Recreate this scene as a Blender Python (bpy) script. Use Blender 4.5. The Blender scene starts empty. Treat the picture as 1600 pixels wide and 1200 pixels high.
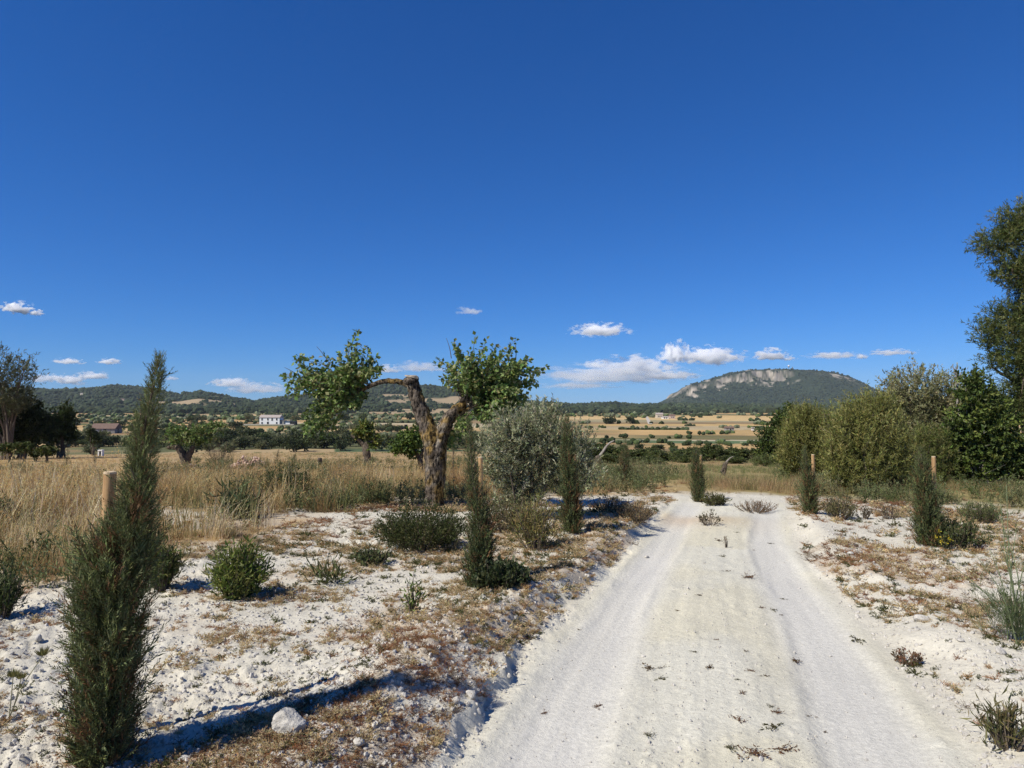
import bpy, math
import numpy as np
from mathutils import Vector

SC = bpy.context.scene
COL = SC.collection
F = 1109.0                      # focal length in photograph pixels
PITCH = math.atan(32 / F)
EYE = 1.65

# ---------------------------------------------------------------- camera, sky, sun, exposure
cam_d = bpy.data.cameras.new("camera")
cam_d.sensor_width = 36.0
cam_d.lens = 36.0 * F / 1600.0
cam_d.clip_start = 0.05
cam_d.clip_end = 60000
cam = bpy.data.objects.new("camera", cam_d)
cam.location = (0, 0, EYE)
cam.rotation_euler = (math.pi / 2 + PITCH, 0, 0)
COL.objects.link(cam)
SC.camera = cam

SUN_ELEV, SUN_AZ = math.radians(47), math.radians(236.5)     # azimuth clockwise from +Y
world = bpy.data.worlds.new("World")
SC.world = world
world.use_nodes = True
wn, wl = world.node_tree.nodes, world.node_tree.links
wn.clear()
sky = wn.new("ShaderNodeTexSky")
sky.sky_type = 'NISHITA'
sky.sun_disc = False
sky.sun_elevation = SUN_ELEV
sky.sun_rotation = SUN_AZ
sky.altitude = 2000
sky.air_density = 1.0
sky.dust_density = 0.0
sky.ozone_density = 5.0
# the deep blue of the photograph: a tone curve per channel on the sky's own colour
sp_ = wn.new("ShaderNodeSeparateColor"); cb_ = wn.new("ShaderNodeCombineColor")
wl.new(sky.outputs[0], sp_.inputs[0])
for k_, (pw_, gn_) in enumerate(((1.45, .285), (0.97, .425), (0.86, .74))):
    p_ = wn.new("ShaderNodeMath"); p_.operation = 'POWER'; p_.inputs[1].default_value = pw_
    m_ = wn.new("ShaderNodeMath"); m_.operation = 'MULTIPLY'; m_.inputs[1].default_value = gn_ * 0.1 ** pw_ / 0.1
    wl.new(sp_.outputs[k_], p_.inputs[0]); wl.new(p_.outputs[0], m_.inputs[0]); wl.new(m_.outputs[0], cb_.inputs[k_])
bg = wn.new("ShaderNodeBackground")
bg.inputs['Strength'].default_value = 0.1
wo = wn.new("ShaderNodeOutputWorld")
wl.new(cb_.outputs[0], bg.inputs['Color'])
wl.new(bg.outputs[0], wo.inputs['Surface'])

sun_d = bpy.data.lights.new("sun", 'SUN')
sun_d.energy = 4.2
sun_d.angle = math.radians(0.55)
sun_d.color = (1.0, 0.945, 0.835)
sun = bpy.data.objects.new("sun", sun_d)
to_sun = Vector((math.sin(SUN_AZ) * math.cos(SUN_ELEV), math.cos(SUN_AZ) * math.cos(SUN_ELEV), math.sin(SUN_ELEV)))
sun.rotation_euler = (-to_sun).to_track_quat('-Z', 'Y').to_euler()
sun.location = (-20, -10, 30)
COL.objects.link(sun)

SC.render.engine = 'CYCLES'
SC.view_settings.view_transform = 'Standard'
SC.view_settings.look = 'None'
SC.view_settings.exposure = 0.47
SC.view_settings.gamma = 1.0
SC.view_settings.use_curve_mapping = False
cy = SC.cycles
cy.max_bounces = 16
cy.diffuse_bounces = 3
cy.glossy_bounces = 1
cy.transmission_bounces = 3
cy.transparent_max_bounces = 8
cy.volume_bounces = 16
cy.volume_max_steps = 256
cy.use_denoising = True
cy.denoiser = 'OPENIMAGEDENOISE'
cy.denoising_input_passes = 'RGB_ALBEDO_NORMAL'
cy.denoising_prefilter = 'NONE'
cy.caustics_reflective = False
cy.caustics_refractive = False
cy.sample_clamp_indirect = 4.0

# ---------------------------------------------------------------- numeric helpers
rng = np.random.default_rng(11)

def _h(ix, iy, seed):
    n = (ix.astype(np.int64) * 374761393 + iy.astype(np.int64) * 668265263 + seed * 1274126177) & 0xFFFFFFFF
    n = ((n ^ (n >> 13)) * 1274126177) & 0xFFFFFFFF
    n = n ^ (n >> 16)
    return (n & 0xFFFF) / 65535.0

def noise(x, y, scale, seed=0):
    """smooth value noise, 0..1, one lump per `scale` metres"""
    x = np.asarray(x, float) / scale; y = np.asarray(y, float) / scale
    ix = np.floor(x); iy = np.floor(y)
    fx = x - ix; fy = y - iy
    fx = fx * fx * (3 - 2 * fx); fy = fy * fy * (3 - 2 * fy)
    a = _h(ix, iy, seed); b = _h(ix + 1, iy, seed); c = _h(ix, iy + 1, seed); d = _h(ix + 1, iy + 1, seed)
    return (a * (1 - fx) + b * fx) * (1 - fy) + (c * (1 - fx) + d * fx) * fy

def fbm(x, y, scale, seed=0, octs=4):
    t = 0; amp = 1; tot = 0
    for o in range(octs):
        t = t + amp * noise(x * math.cos(o) - y * math.sin(o), x * math.sin(o) + y * math.cos(o), scale, seed + o * 17)
        tot += amp; amp *= 0.5; scale *= 0.5
    return t / tot

def sstep(a, b, x):
    t = np.clip((np.asarray(x, float) - a) / (b - a), 0, 1)
    return t * t * (3 - 2 * t)

def unit(v):
    return v / np.maximum(np.linalg.norm(v, axis=-1, keepdims=True), 1e-9)

# ---------------------------------------------------------------- the lie of the land
_tp = np.array([0, 9, 12, 20, 28, 40, 60, 90, 130, 200, 240, 1e5])
_zp = np.array([0, 0, -.02, -.35, -.85, -1.6, -2.65, -4.3, -7.0, -12, -12.2, -12.2])
_td = np.linspace(0, 300, 1501)
_zd = np.interp(_td, _tp, _zp)
_k = np.ones(21) / 21
_zs = np.convolve(np.pad(_zd, 10, mode='edge'), _k, mode='valid')
_zs[:40] = 0

RIDGE_PX = [-900, -500, -200, 0, 40, 100, 150, 180, 215, 250, 280, 310, 340, 370, 400, 440, 480, 520, 560, 600, 640, 680, 720, 760, 800, 860, 900, 950, 1000, 1050, 1200, 1400, 1600, 1900, 2500]
RIDGE_PY = [612, 600, 606, 605, 606, 608, 604, 600, 603, 608, 614, 610, 614, 621, 625, 618, 615, 614, 607, 599, 602, 603, 609, 618, 624, 628, 631, 628, 631, 630, 631, 629, 627, 615, 610]

def track_u(x, y):
    """signed distance across the track (negative = left of its middle line) at depth y"""
    cx = -0.16 + 0.312 * y + 0.07 * np.sin(y * 0.55 + 0.5)
    return (x - cx) * 0.955 * (1 + .26 * sstep(4.2, 8.5, y))

def ymin_grass(x):
    return np.interp(x, [-30, -20, -4.2, -3.3, -3.0, -2.7, -2.4, -1.5, .5, 1.5, 3, 5, 6, 8, 12, 20, 30],
                     [3.0, 4.6, 5.5, 5.9, 7.0, 9.0, 11.3, 12.2, 12.6, 13.2, 13.9, 13.9, 12.6, 11.6, 11.0, 10, 8])

def track_mask(x, y):
    u = track_u(x, y)
    wob = 0.16 * (fbm(x, y, 0.5, 91, 3) - 0.5)
    m = 1 - sstep(1.02, 1.24, np.abs(u) + wob)
    return m * (1 - sstep(11.5, 14.0, y + 0.6 * (fbm(x, y, 1.5, 5, 3) - .5)))

def H(x, y):
    x = np.asarray(x, float); y = np.asarray(y, float)
    r = np.hypot(x, y)
    t = np.hypot(0.6 * x, np.maximum(y, 0))
    z = np.interp(t, _td, _zs)
    # hills
    q = np.maximum(y, 0.62 * r)
    px = 800 + F * np.clip(x / np.maximum(q, 1), -1.6, 1.6)
    py = np.interp(px, RIDGE_PX, RIDGE_PY)
    dr = 2500 + 260 * np.sin(px * 0.011) + 150 * np.sin(px * 0.031 + 1)
    top = (632 - py) / F * dr + EYE - 7
    s = sstep(900, 1.0, q / dr) if False else np.clip((q - 1250) / (dr - 1250), 0, 1)
    s = s * s * (3 - 2 * s)
    back = np.clip((q - dr) / 1500, 0, 1)
    far = s * (1 - 0.9 * back * back * (3 - 2 * back))
    bumps = (fbm(x, y, 420, 41, 3) - 0.5) * 46 * np.sin(np.pi * np.clip((q - 1200) / (dr - 1200), 0, 1)) * np.clip((top + 10) / 60, 0.05, 1)
    z = z + far * (top + 12.2) + np.where(q < dr, bumps, 0)
    z = z + (fbm(x, y, 120, 61, 2) - 0.5) * 2.2 * sstep(230, 600, r)
    # near relief
    near = 1 - sstep(45, 110, r)
    u = track_u(x, y)
    ext = 1 - sstep(9.6, 12.2, y)
    tm = track_mask(x, y)
    edge = 1.16 - 0.32 * (fbm(x, y, 0.45, 7, 4) - 0.5)
    a = np.abs(u)
    left = (u < 0)
    bank = np.where(left, 0.13 * sstep(0.0, 0.14 + 0.40 * noise(x, y, 0.9, 3), a - edge) * (0.7 + .6 * noise(x, y, 1.1, 14)),
                    0.075 * sstep(0.0, 0.45, a - edge))
    berm = np.where(left, 0.05, 0.04) * np.exp(-((a - edge - 0.42) / 0.28) ** 2) * (0.2 + 1.4 * noise(x, y, 0.7, 8))
    cut = left * np.exp(-((y - 4.0) / .75) ** 4) * (.35 + 1.0 * noise(x, y, .5, 99))
    bank = bank + 0.07 * cut * sstep(0.0, 0.07, a - edge - .02) * (1 - sstep(.5, 1.2, a - edge))
    z = z + near * (bank + berm) * ext
    soft = 1 - tm
    grassy = sstep(-0.5, 0.7, y - ymin_grass(x) + 0.8 * (fbm(x, y, 1.3, 21, 3) - .5))
    rough = .3 + .9 * sstep(.38, .64, fbm(x, y, 1.7, 111, 3))
    z = z + near * soft * rough * (0.16 * (fbm(x, y, 2.3, 31, 3) - .5) * sstep(0.1, 1.2, a - edge)
                           + (0.045 * (fbm(x, y, 0.42, 33, 2) - .5)) * (1 - .6 * grassy)
                           + (1 - .7 * grassy) * 0.042 * (np.abs(fbm(x, y, 0.15, 37, 4) - .5) * 2 - .3)
                           + (1 - .7 * grassy) * (0.024 * np.maximum(noise(x, y, 0.055, 39) - 0.6, 0) / .4 + .016 * np.maximum(noise(x, y, 0.11, 40) - 0.78, 0) / .22))
    # wheel ruts and loose crumbs on the track
    rut = np.exp(-((a - 0.74) / 0.26) ** 4)
    z = z + near * tm * (-0.028 * rut + 0.018 * np.exp(-(u / .35) ** 2) + 0.020 * (fbm(x, y, 0.6, 51, 3) - .5) * (1 - .5 * rut)
                         + 0.012 * (fbm(u * 14, y * 1.2, 1.0, 54, 3) - .5) + 0.012 * (fbm(x, y, 0.12, 53, 3) - .5) * (1 - .7 * rut)
                         + 0.013 * np.maximum(noise(x, y, 0.05, 57) - .8, 0) / .2 * (1 - .85 * rut)
                         + 0.012 * np.exp(-((a - 1.0 - .05 * np.sin(y * 2)) / 0.05) ** 2) * noise(x, y, .3, 77)
                         + 0.014 * np.exp(-((a - 0.5 - .06 * np.sin(y * 1.3)) / 0.05) ** 2) * noise(x, y, .4, 78))
    return z

def h1(x, y):
    return float(H(np.array([x]), np.array([y]))[0])

_fw = np.array([0, math.cos(PITCH), math.sin(PITCH)]); _up = np.array([0, -math.sin(PITCH), math.cos(PITCH)])

def ray(px, py):
    return np.array([(px - 800) / F, 0, 0]) + _up * (600 - py) / F + _fw

def at(px, py):
    """the point of the ground that the photograph shows at this pixel"""
    d = ray(px, py)
    s = np.concatenate([np.arange(1.5, 60, 0.02), np.arange(60, 3000, 0.5)])
    P = np.array([0, 0, EYE]) + s[:, None] * d
    below = P[:, 2] < H(P[:, 0], P[:, 1])
    i = int(np.argmax(below)) if below.any() else len(s) - 1
    return float(P[i, 0]), float(P[i, 1]), float(H(P[i:i + 1, 0], P[i:i + 1, 1])[0])

def on(px, depth):
    """ground point at a depth along this pixel column"""
    x = (px - 800) / F * depth
    return x, depth, h1(x, depth)

# ---------------------------------------------------------------- materials
def new_mat(name):
    m = bpy.data.materials.new(name)
    m.use_nodes = True
    m.node_tree.nodes.clear()
    return m, m.node_tree.nodes, m.node_tree.links

def mat_leaf(name, trans=0.28, rough=0.55, spec=0.3):
    m, n, l = new_mat(name)
    at_ = n.new("ShaderNodeAttribute"); at_.attribute_name = "Col"
    p = n.new("ShaderNodeBsdfPrincipled"); p.inputs['Roughness'].default_value = rough
    p.inputs['Specular IOR Level'].default_value = spec
    t = n.new("ShaderNodeBsdfTranslucent")
    mx = n.new("ShaderNodeMixShader"); mx.inputs[0].default_value = trans
    o = n.new("ShaderNodeOutputMaterial")
    l.new(at_.outputs['Color'], p.inputs['Base Color']); l.new(at_.outputs['Color'], t.inputs['Color'])
    l.new(p.outputs[0], mx.inputs[1]); l.new(t.outputs[0], mx.inputs[2]); l.new(mx.outputs[0], o.inputs['Surface'])
    return m

def mat_rough(name, c1, c2, scale, bump=0.4, rough=0.9, detail=6, use_attr=False, stretch=(1, 1, 1), bdist=0.02, lo_hi=(.32, .68)):
    """two tone noisy surface with fine relief; with use_attr the tone multiplies the Col attribute"""
    m, n, l = new_mat(name)
    tc = n.new("ShaderNodeTexCoord"); mp = n.new("ShaderNodeMapping"); mp.inputs['Scale'].default_value = stretch
    nz = n.new("ShaderNodeTexNoise"); nz.inputs['Scale'].default_value = scale; nz.inputs['Detail'].default_value = detail
    nz.inputs['Roughness'].default_value = 0.62
    rp = n.new("ShaderNodeValToRGB"); rp.color_ramp.elements[0].position = lo_hi[0]; rp.color_ramp.elements[1].position = lo_hi[1]
    rp.color_ramp.elements[0].color = (*c1, 1); rp.color_ramp.elements[1].color = (*c2, 1)
    p = n.new("ShaderNodeBsdfPrincipled"); p.inputs['Roughness'].default_value = rough
    p.inputs['Specular IOR Level'].default_value = 0.15
    b = n.new("ShaderNodeBump"); b.inputs['Strength'].default_value = bump; b.inputs['Distance'].default_value = bdist
    o = n.new("ShaderNodeOutputMaterial")
    l.new(tc.outputs['Object'], mp.inputs[0]); l.new(mp.outputs[0], nz.inputs['Vector'])
    l.new(nz.outputs['Fac'], rp.inputs[0]); l.new(nz.outputs['Fac'], b.inputs['Height']); l.new(b.outputs[0], p.inputs['Normal'])
    if use_attr:
        at_ = n.new("ShaderNodeAttribute"); at_.attribute_name = "Col"
        mu = n.new("ShaderNodeMix"); mu.data_type = 'RGBA'; mu.blend_type = 'MULTIPLY'; mu.inputs[0].default_value = 1
        l.new(at_.outputs['Color'], mu.inputs[6]); l.new(rp.outputs[0], mu.inputs[7]); l.new(mu.outputs[2], p.inputs['Base Color'])
    else:
        l.new(rp.outputs[0], p.inputs['Base Color'])
    l.new(p.outputs[0], o.inputs['Surface'])
    return m

M_LEAF = mat_leaf("leaf")
M_NEEDLE = mat_leaf("needle", 0.10, 0.65, 0.25)
M_STRAW = mat_leaf("straw", 0.4, 0.8, 0.1)
M_BLOB = mat_rough("far_foliage", (.75, .75, .75), (1.2, 1.2, 1.15), 0.35, 0.0, 1.0, 4, True)
M_BARK = mat_rough("bark", (0.035, 0.028, 0.022), (0.19, 0.155, 0.115), 26, 1.0, 0.95, 8, False, (1, 1, 0.33), 0.05)
M_BARK_LICHEN = mat_rough("bark_lichen", (.10, .09, .085), (2.1, 1.95, 1.8), 26, 1.0, 0.95, 9, True, (1, 1, 0.36), 0.09, (.40, .64))
M_TWIG = mat_rough("twig", (0.07, 0.055, 0.04), (0.2, 0.16, 0.12), 40, 0.3)
M_GREYWOOD = mat_rough("dead_wood", (0.13, 0.115, 0.10), (0.36, 0.33, 0.29), 30, 0.6, 0.9, 7, False, (1, 1, .3))
M_CUT = mat_rough("cut_wood", (0.24, 0.19, 0.14), (0.52, 0.45, 0.36), 22, 0.5)
M_STAKE = mat_rough("stake_wood", (0.25, 0.14, 0.065), (0.52, 0.34, 0.17), 11, 0.25, 0.8, 8, False, (4, 4, .5), 0.01)
M_STAKE_TOP = mat_rough("stake_end_grain", (0.42, 0.31, 0.19), (0.58, 0.46, 0.31), 60, 0.3)
M_CHALK = mat_rough("chalk_stone", (0.36, 0.34, 0.305), (0.62, 0.585, 0.525), 30, 1.0, 0.95, 9)
M_PINKSTONE = mat_rough("rubble_stone", (0.36, 0.23, 0.165), (0.56, 0.42, 0.33), 3.0, 0.5)

# ---------------------------------------------------------------- mesh and object helpers
def build(name, V, T, mat, parent=None, loc=None, col=None, smooth=False):
    """link one mesh object made of triangles T over points V, with an optional colour per point"""
    V = np.asarray(V, np.float32); T = np.asarray(T, np.int32)
    me = bpy.data.meshes.new(name)
    me.vertices.add(len(V)); me.vertices.foreach_set("co", V.ravel())
    me.loops.add(T.size); me.loops.foreach_set("vertex_index", T.ravel())
    k = T.shape[1]
    me.polygons.add(len(T))
    me.polygons.foreach_set("loop_start", np.arange(0, T.size, k, dtype=np.int32))
    me.polygons.foreach_set("use_smooth", np.full(len(T), smooth))
    if col is not None:
        c4 = np.ones((len(V), 4), np.float32); c4[:, :3] = col
        a = me.color_attributes.new("Col", 'FLOAT_COLOR', 'POINT'); a.data.foreach_set("color", c4.ravel())
    me.update(calc_edges=True)
    me.materials.append(mat)
    o = bpy.data.objects.new(name, me)
    COL.objects.link(o)
    if parent is not None:
        o.parent = parent
    if loc is not None:
        o.location = loc
    return o

def thing(name, label, cat, loc, group=None, rz=0.0, s=1.0):
    o = bpy.data.objects.new(name, None)
    o.empty_display_size = 0.2
    o.location = loc; o.rotation_euler = (0, 0, rz); o.scale = (s, s, s)
    COL.objects.link(o)
    tag(o, label, cat, group)
    return o

def tag(o, label, cat, group=None, kind=None):
    if label: o['label'] = label
    if cat: o['category'] = cat
    if group: o['group'] = group
    if kind: o['kind'] = kind
    return o

def copy_thing(src, loc, rz=0.0, s=1.0, label=None, group=None):
    r = src.copy(); COL.objects.link(r)
    r.location = loc; r.rotation_euler = (0, 0, rz); r.scale = (s, s, s) if np.isscalar(s) else s
    if label: r['label'] = label
    if group: r['group'] = group
    for ch in list(src.children):
        c = ch.copy(); COL.objects.link(c); c.parent = r
        for g in list(ch.children):
            d = g.copy(); COL.objects.link(d); d.parent = c
    return r

class Acc:
    def __init__(s): s.V = []; s.T = []; s.C = []; s.n = 0
    def add(s, V, T, C=None):
        V = np.asarray(V, float)
        s.V.append(V); s.T.append(np.asarray(T) + s.n)
        c = np.ones((len(V), 3)); 
        if C is not None: c[:] = C
        s.C.append(c); s.n += len(V)
    def out(s, name, mat, parent=None, loc=None, smooth=False):
        return build(name, np.concatenate(s.V), np.concatenate(s.T), mat, parent, loc, np.concatenate(s.C), smooth)
    def mesh3(s): return np.concatenate(s.V), np.concatenate(s.T), np.concatenate(s.C)

def leaves(P, D, L, W, R, fold=0.15, col=(0.1, .1, .1), vary=0.25, flat=None):
    """folded pointed leaves: two triangles each; P bases, D directions"""
    n = len(P)
    L = np.broadcast_to(np.asarray(L, float), (n,)); W = np.broadcast_to(np.asarray(W, float), (n,))
    up = R.normal(size=(n, 3)) if flat is None else R.normal(size=(n, 3)) * flat + np.array([0, 0, 1.0])
    S = unit(np.cross(D, up)); N = np.cross(S, D)
    mid = P + D * (L * .42)[:, None] + N * (L * fold)[:, None]
    V = np.stack([P, mid + S * (W / 2)[:, None], P + D * L[:, None], mid - S * (W / 2)[:, None]], 1).reshape(-1, 3)
    b = np.arange(n)[:, None] * 4
    T = np.concatenate([b + np.array([[0, 1, 2]]), b + np.array([[0, 2, 3]])])
    col = np.asarray(col, float)
    if col.ndim == 1: col = np.broadcast_to(col, (n, 3))
    c = col * np.array([1.12, 1.06, .80]) * (1 + vary * R.uniform(-1, 1, (n, 1))) * (1 + 0.12 * R.uniform(-1, 1, (n, 3)))
    return V, T, np.repeat(np.clip(c, 0.004, .9), 4, axis=0)

def tube(pts, rad, sides=7, R=None, lump=0.0, cap=True):
    """a tapering tube along points"""
    pts = np.asarray(pts, float); n = len(pts)
    rad = np.interp(np.linspace(0, 1, n), np.linspace(0, 1, len(rad)), rad)
    tan = unit(np.gradient(pts, axis=0))
    ref = np.where(np.abs(tan[:, 2:3]) > .9, np.array([[1., 0, 0]]), np.array([[0, 0, 1.]]))
    ref[:] = ref[0]
    A = unit(np.cross(tan, ref)); B = np.cross(tan, A)
    an = np.arange(sides) / sides * 2 * np.pi
    rr = rad[:, None] * np.ones((n, sides))
    if R is not None and lump > 0:
        rr = rr * (1 + lump * R.uniform(-1, 1, (n, sides)) + lump * .8 * np.sin(an * 3 + R.uniform(0, 6))[None, :])
    V = pts[:, None, :] + rr[..., None] * (np.cos(an)[None, :, None] * A[:, None, :] + np.sin(an)[None, :, None] * B[:, None, :])
    V = V.reshape(-1, 3)
    i, j = np.meshgrid(np.arange(n - 1), np.arange(sides), indexing='ij')
    a = i * sides + j; b = i * sides + (j + 1) % sides
    c = a + sides; d = b + sides
    T = np.concatenate([np.stack([a, b, d], -1).reshape(-1, 3), np.stack([a, d, c], -1).reshape(-1, 3)])
    if cap:
        V = np.concatenate([V, pts[-1:]])
        e = (n - 1) * sides
        T = np.concatenate([T, np.array([[e + k, e + (k + 1) % sides, len(V) - 1] for k in range(sides)])])
    return V, T

def smooth_path(pts, n=14, R=None, wob=0.0):
    """rounded path through the points"""
    pts = np.asarray(pts, float)
    t = np.linspace(0, 1, len(pts)); tt = np.linspace(0, 1, n)
    P = np.stack([np.interp(tt, t, pts[:, k]) for k in range(3)], 1)
    for _ in range(2):
        Q = P.copy(); Q[1:-1] = (P[:-2] + 2 * P[1:-1] + P[2:]) / 4; P = Q
    if R is not None and wob > 0:
        w = R.normal(size=P.shape) * wob; w[0] = 0; P = P + w
    return P

_ico = None
def ico(sub):
    import bmesh
    b = bmesh.new(); bmesh.ops.create_icosphere(b, subdivisions=sub, radius=1)
    V = np.array([v.co[:] for v in b.verts]); T = np.array([[v.index for v in f.verts] for f in b.faces]); b.free()
    return V, T
ICO1, ICO2, ICO3 = ico(1), ico(2), ico(3)

def stone_mesh(R, size, base=ICO2, rough=0.25):
    V, T = base
    V = V.copy()
    for k in range(7):                       # flat broken facets
        n = unit(R.normal(size=3)); d = R.uniform(.45, .85)
        over = np.maximum(V @ n - d, 0)
        V = V - over[:, None] * n * 0.9
    V = V * (1 + rough * 0.35 * R.normal(size=(len(V), 1)) * .5)
    return V * np.asarray(size), T

def box(cx, cy, cz, sx, sy, sz):
    V = np.array([[x, y, z] for x in (-.5, .5) for y in (-.5, .5) for z in (-.5, .5)]) * [sx, sy, sz] + [cx, cy, cz]
    Q = [[0, 1, 3, 2], [4, 6, 7, 5], [0, 4, 5, 1], [2, 3, 7, 6], [0, 2, 6, 4], [1, 5, 7, 3]]
    T = np.array([t for q in Q for t in ([q[0], q[1], q[2]], [q[0], q[2], q[3]])])
    return V, T
# ---------------------------------------------------------------- ground sheet
def soil_zone(x, y):
    """0 bare chalk .. 1 under standing grass"""
    return sstep(-0.3, 0.8, y - ymin_grass(x) + 1.6 * (fbm(x, y, 1.6, 21, 3) - .5))

def weed_zone(x, y):
    """how much low dry weed grows on the bare chalk"""
    u = track_u(x, y)
    n = fbm(x * 0.8, y, 1.25, 71, 4)
    edge = np.exp(-((np.abs(u) - 1.75) / .5) ** 2) * .12
    w = sstep(0.47, 0.62, n + edge)
    return w * (np.abs(u) > 1.2) * (1 - track_mask(x, y))

FIELD_V = [150, 214, 236, 252, 262, 283, 300, 330, 352, 395, 430, 480, 520, 585, 640, 720, 790, 900, 1020, 1150, 1300, 1600]
_pal = np.array([[.44, .29, .13], [.47, .34, .17], [.24, .165, .085], [.12, .125, .05], [.40, .33, .21], [.31, .20, .10], [.085, .12, .06], [.36, .27, .15]])
FIELD_C = {}
_fr = np.random.default_rng(5)
for i in range(len(FIELD_V)):
    for j in range(-14, 30):
        FIELD_C[(i, j)] = _pal[_fr.choice(8, p=[.2, .14, .16, .12, .12, .12, .04, .10])]

def field_at(x, y):
    v = y + 0.09 * x + 10 * np.sin(x / 140.)
    i = np.searchsorted(FIELD_V, v) - 1
    wid = 70 + 55 * ((i * 37) % 5)
    j = np.floor((x + (i * 53 % 90) + 0.25 * y) / wid).astype(int)
    return v, np.clip(i, 0, len(FIELD_V) - 1), np.clip(j, -14, 29)

def land_col(x, y, z):
    r = np.hypot(x, y)
    n1 = fbm(x, y, 0.5, 81, 4); n2 = fbm(x, y, 3.0, 83, 3)
    chalk = np.array([.60, .562, .465]) * (0.80 + .34 * n1)[:, None] * (.93 + .14 * n2)[:, None]
    u = track_u(x, y); a = np.abs(u)
    tm = track_mask(x, y)
    rut = np.exp(-((a - .74) / .27) ** 4) * tm * (0.6 + .4 * noise(x, y, 1.4, 19))
    track = np.array([.595, .57, .475]) * (0.90 + .16 * n1)[:, None] * (.89 + .22 * fbm(u * 9, y * .5, 1.0, 88, 4))[:, None]
    warm = (tm * (1 - rut) * sstep(.42, .62, fbm(x, y, 1.1, 87, 3)))[:, None]
    track = track * (1 - warm * np.array([.01, .03, .09]))
    track = track * (1 - rut[:, None]) + np.array([.575, .555, .505]) * (.95 + .10 * n1)[:, None] * (.93 + .14 * fbm(u * 16, y * .35, 1.0, 86, 3))[:, None] * rut[:, None]
    pinkish = (np.exp(-((x - 2.7) / .9) ** 2 - ((y - 10.6) / .8) ** 2) * sstep(.4, .6, n2))[:, None]
    track = track * (1 - pinkish * np.array([.1, .25, .38]))
    c = chalk * (1 - tm[:, None]) + track * tm[:, None]
    w = (weed_zone(x, y) * sstep(.42, .6, n1))[:, None] * .48
    c = c * (1 - w) + np.array([.34, .235, .14]) * w
    g = (soil_zone(x, y) * (1 - .75 * sstep(.52, .66, fbm(x, y, .9, 89, 3)) * (1 - sstep(13, 17, r))))[:, None]
    dry = np.array([.36, .25, .125]) * (.7 + .6 * n2)[:, None]
    green = sstep(.2, .9, noise(x, y, 9, 23))[:, None] * sstep(1, 6, x)[:, None] * .6
    dry = dry * (1 - green) + np.array([.15, .17, .06]) * green
    c = c * (1 - g) + dry * g
    # the terrace edge runs into the valley
    v, i, j = field_at(x, y)
    fc = np.array([FIELD_C[(int(a_), int(b_))] for a_, b_ in zip(i, j)]) if len(x) < 50 else FIELD_TAB[i, j + 14]
    fc = fc * (.72 + .56 * fbm(x, y, 22, 27, 4))[:, None]
    # right hand field strips
    rs = sstep(20, 60, x - 0.02 * y) * (y > 180)
    for (v0, v1, cc) in [(228, 262, (.47, .31, .14)), (264, 283, (.10, .15, .07)), (283, 291, (.46, .40, .26)), (293, 330, (.13, .12, .05)), (334, 400, (.48, .32, .14)), (402, 470, (.40, .32, .19)), (474, 520, (.5, .34, .15)), (560, 640, (.30, .26, .15)), (640, 850, (.52, .37, .17))]:
        m = (((v > v0) & (v < v1)) * rs)[:, None] * .9
        fc = fc * (1 - m) + np.array(cc) * (.75 + .5 * fbm(x, y, 14, 29, 4))[:, None] * m
    f = sstep(150, 215, r)[:, None]
    scrub = np.array([.12, .125, .06]) * (.6 + .8 * fbm(x, y, 9, 47, 3))[:, None]
    sc_m = sstep(.48, .6, fbm(x, y, 40, 49, 3))[:, None] * (1 - rs[:, None] * .8) * (sstep(150, 210, r) * (1 - sstep(350, 430, r)))[:, None]
    fc = fc * (1 - sc_m) + scrub * sc_m
    c = c * (1 - f) + fc * f
    hill = np.maximum(sstep(-10.5, 0, z - 5 * noise(x, y, 90, 3)), .9 * sstep(1060, 1180, y + 110 * (noise(x, y, 120, 9) - .3)))[:, None] * sstep(900, 1200, r)[:, None]
    wood = np.array([.034, .045, .024]) * (.6 + .8 * fbm(x, y, 30, 43, 3))[:, None]
    clear = (sstep(.64, .72, fbm(x, y, 170, 45, 3)) * (1 - sstep(30, 60, z)))[:, None]
    wood = wood * (1 - clear) + np.array([.33, .25, .15]) * clear
    c = c * (1 - hill) + wood * hill
    return np.clip(c, .01, .8)
FIELD_TAB = np.zeros((len(FIELD_V), 44, 3))
for (i, j), c in FIELD_C.items(): FIELD_TAB[i, j + 14] = c

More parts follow.
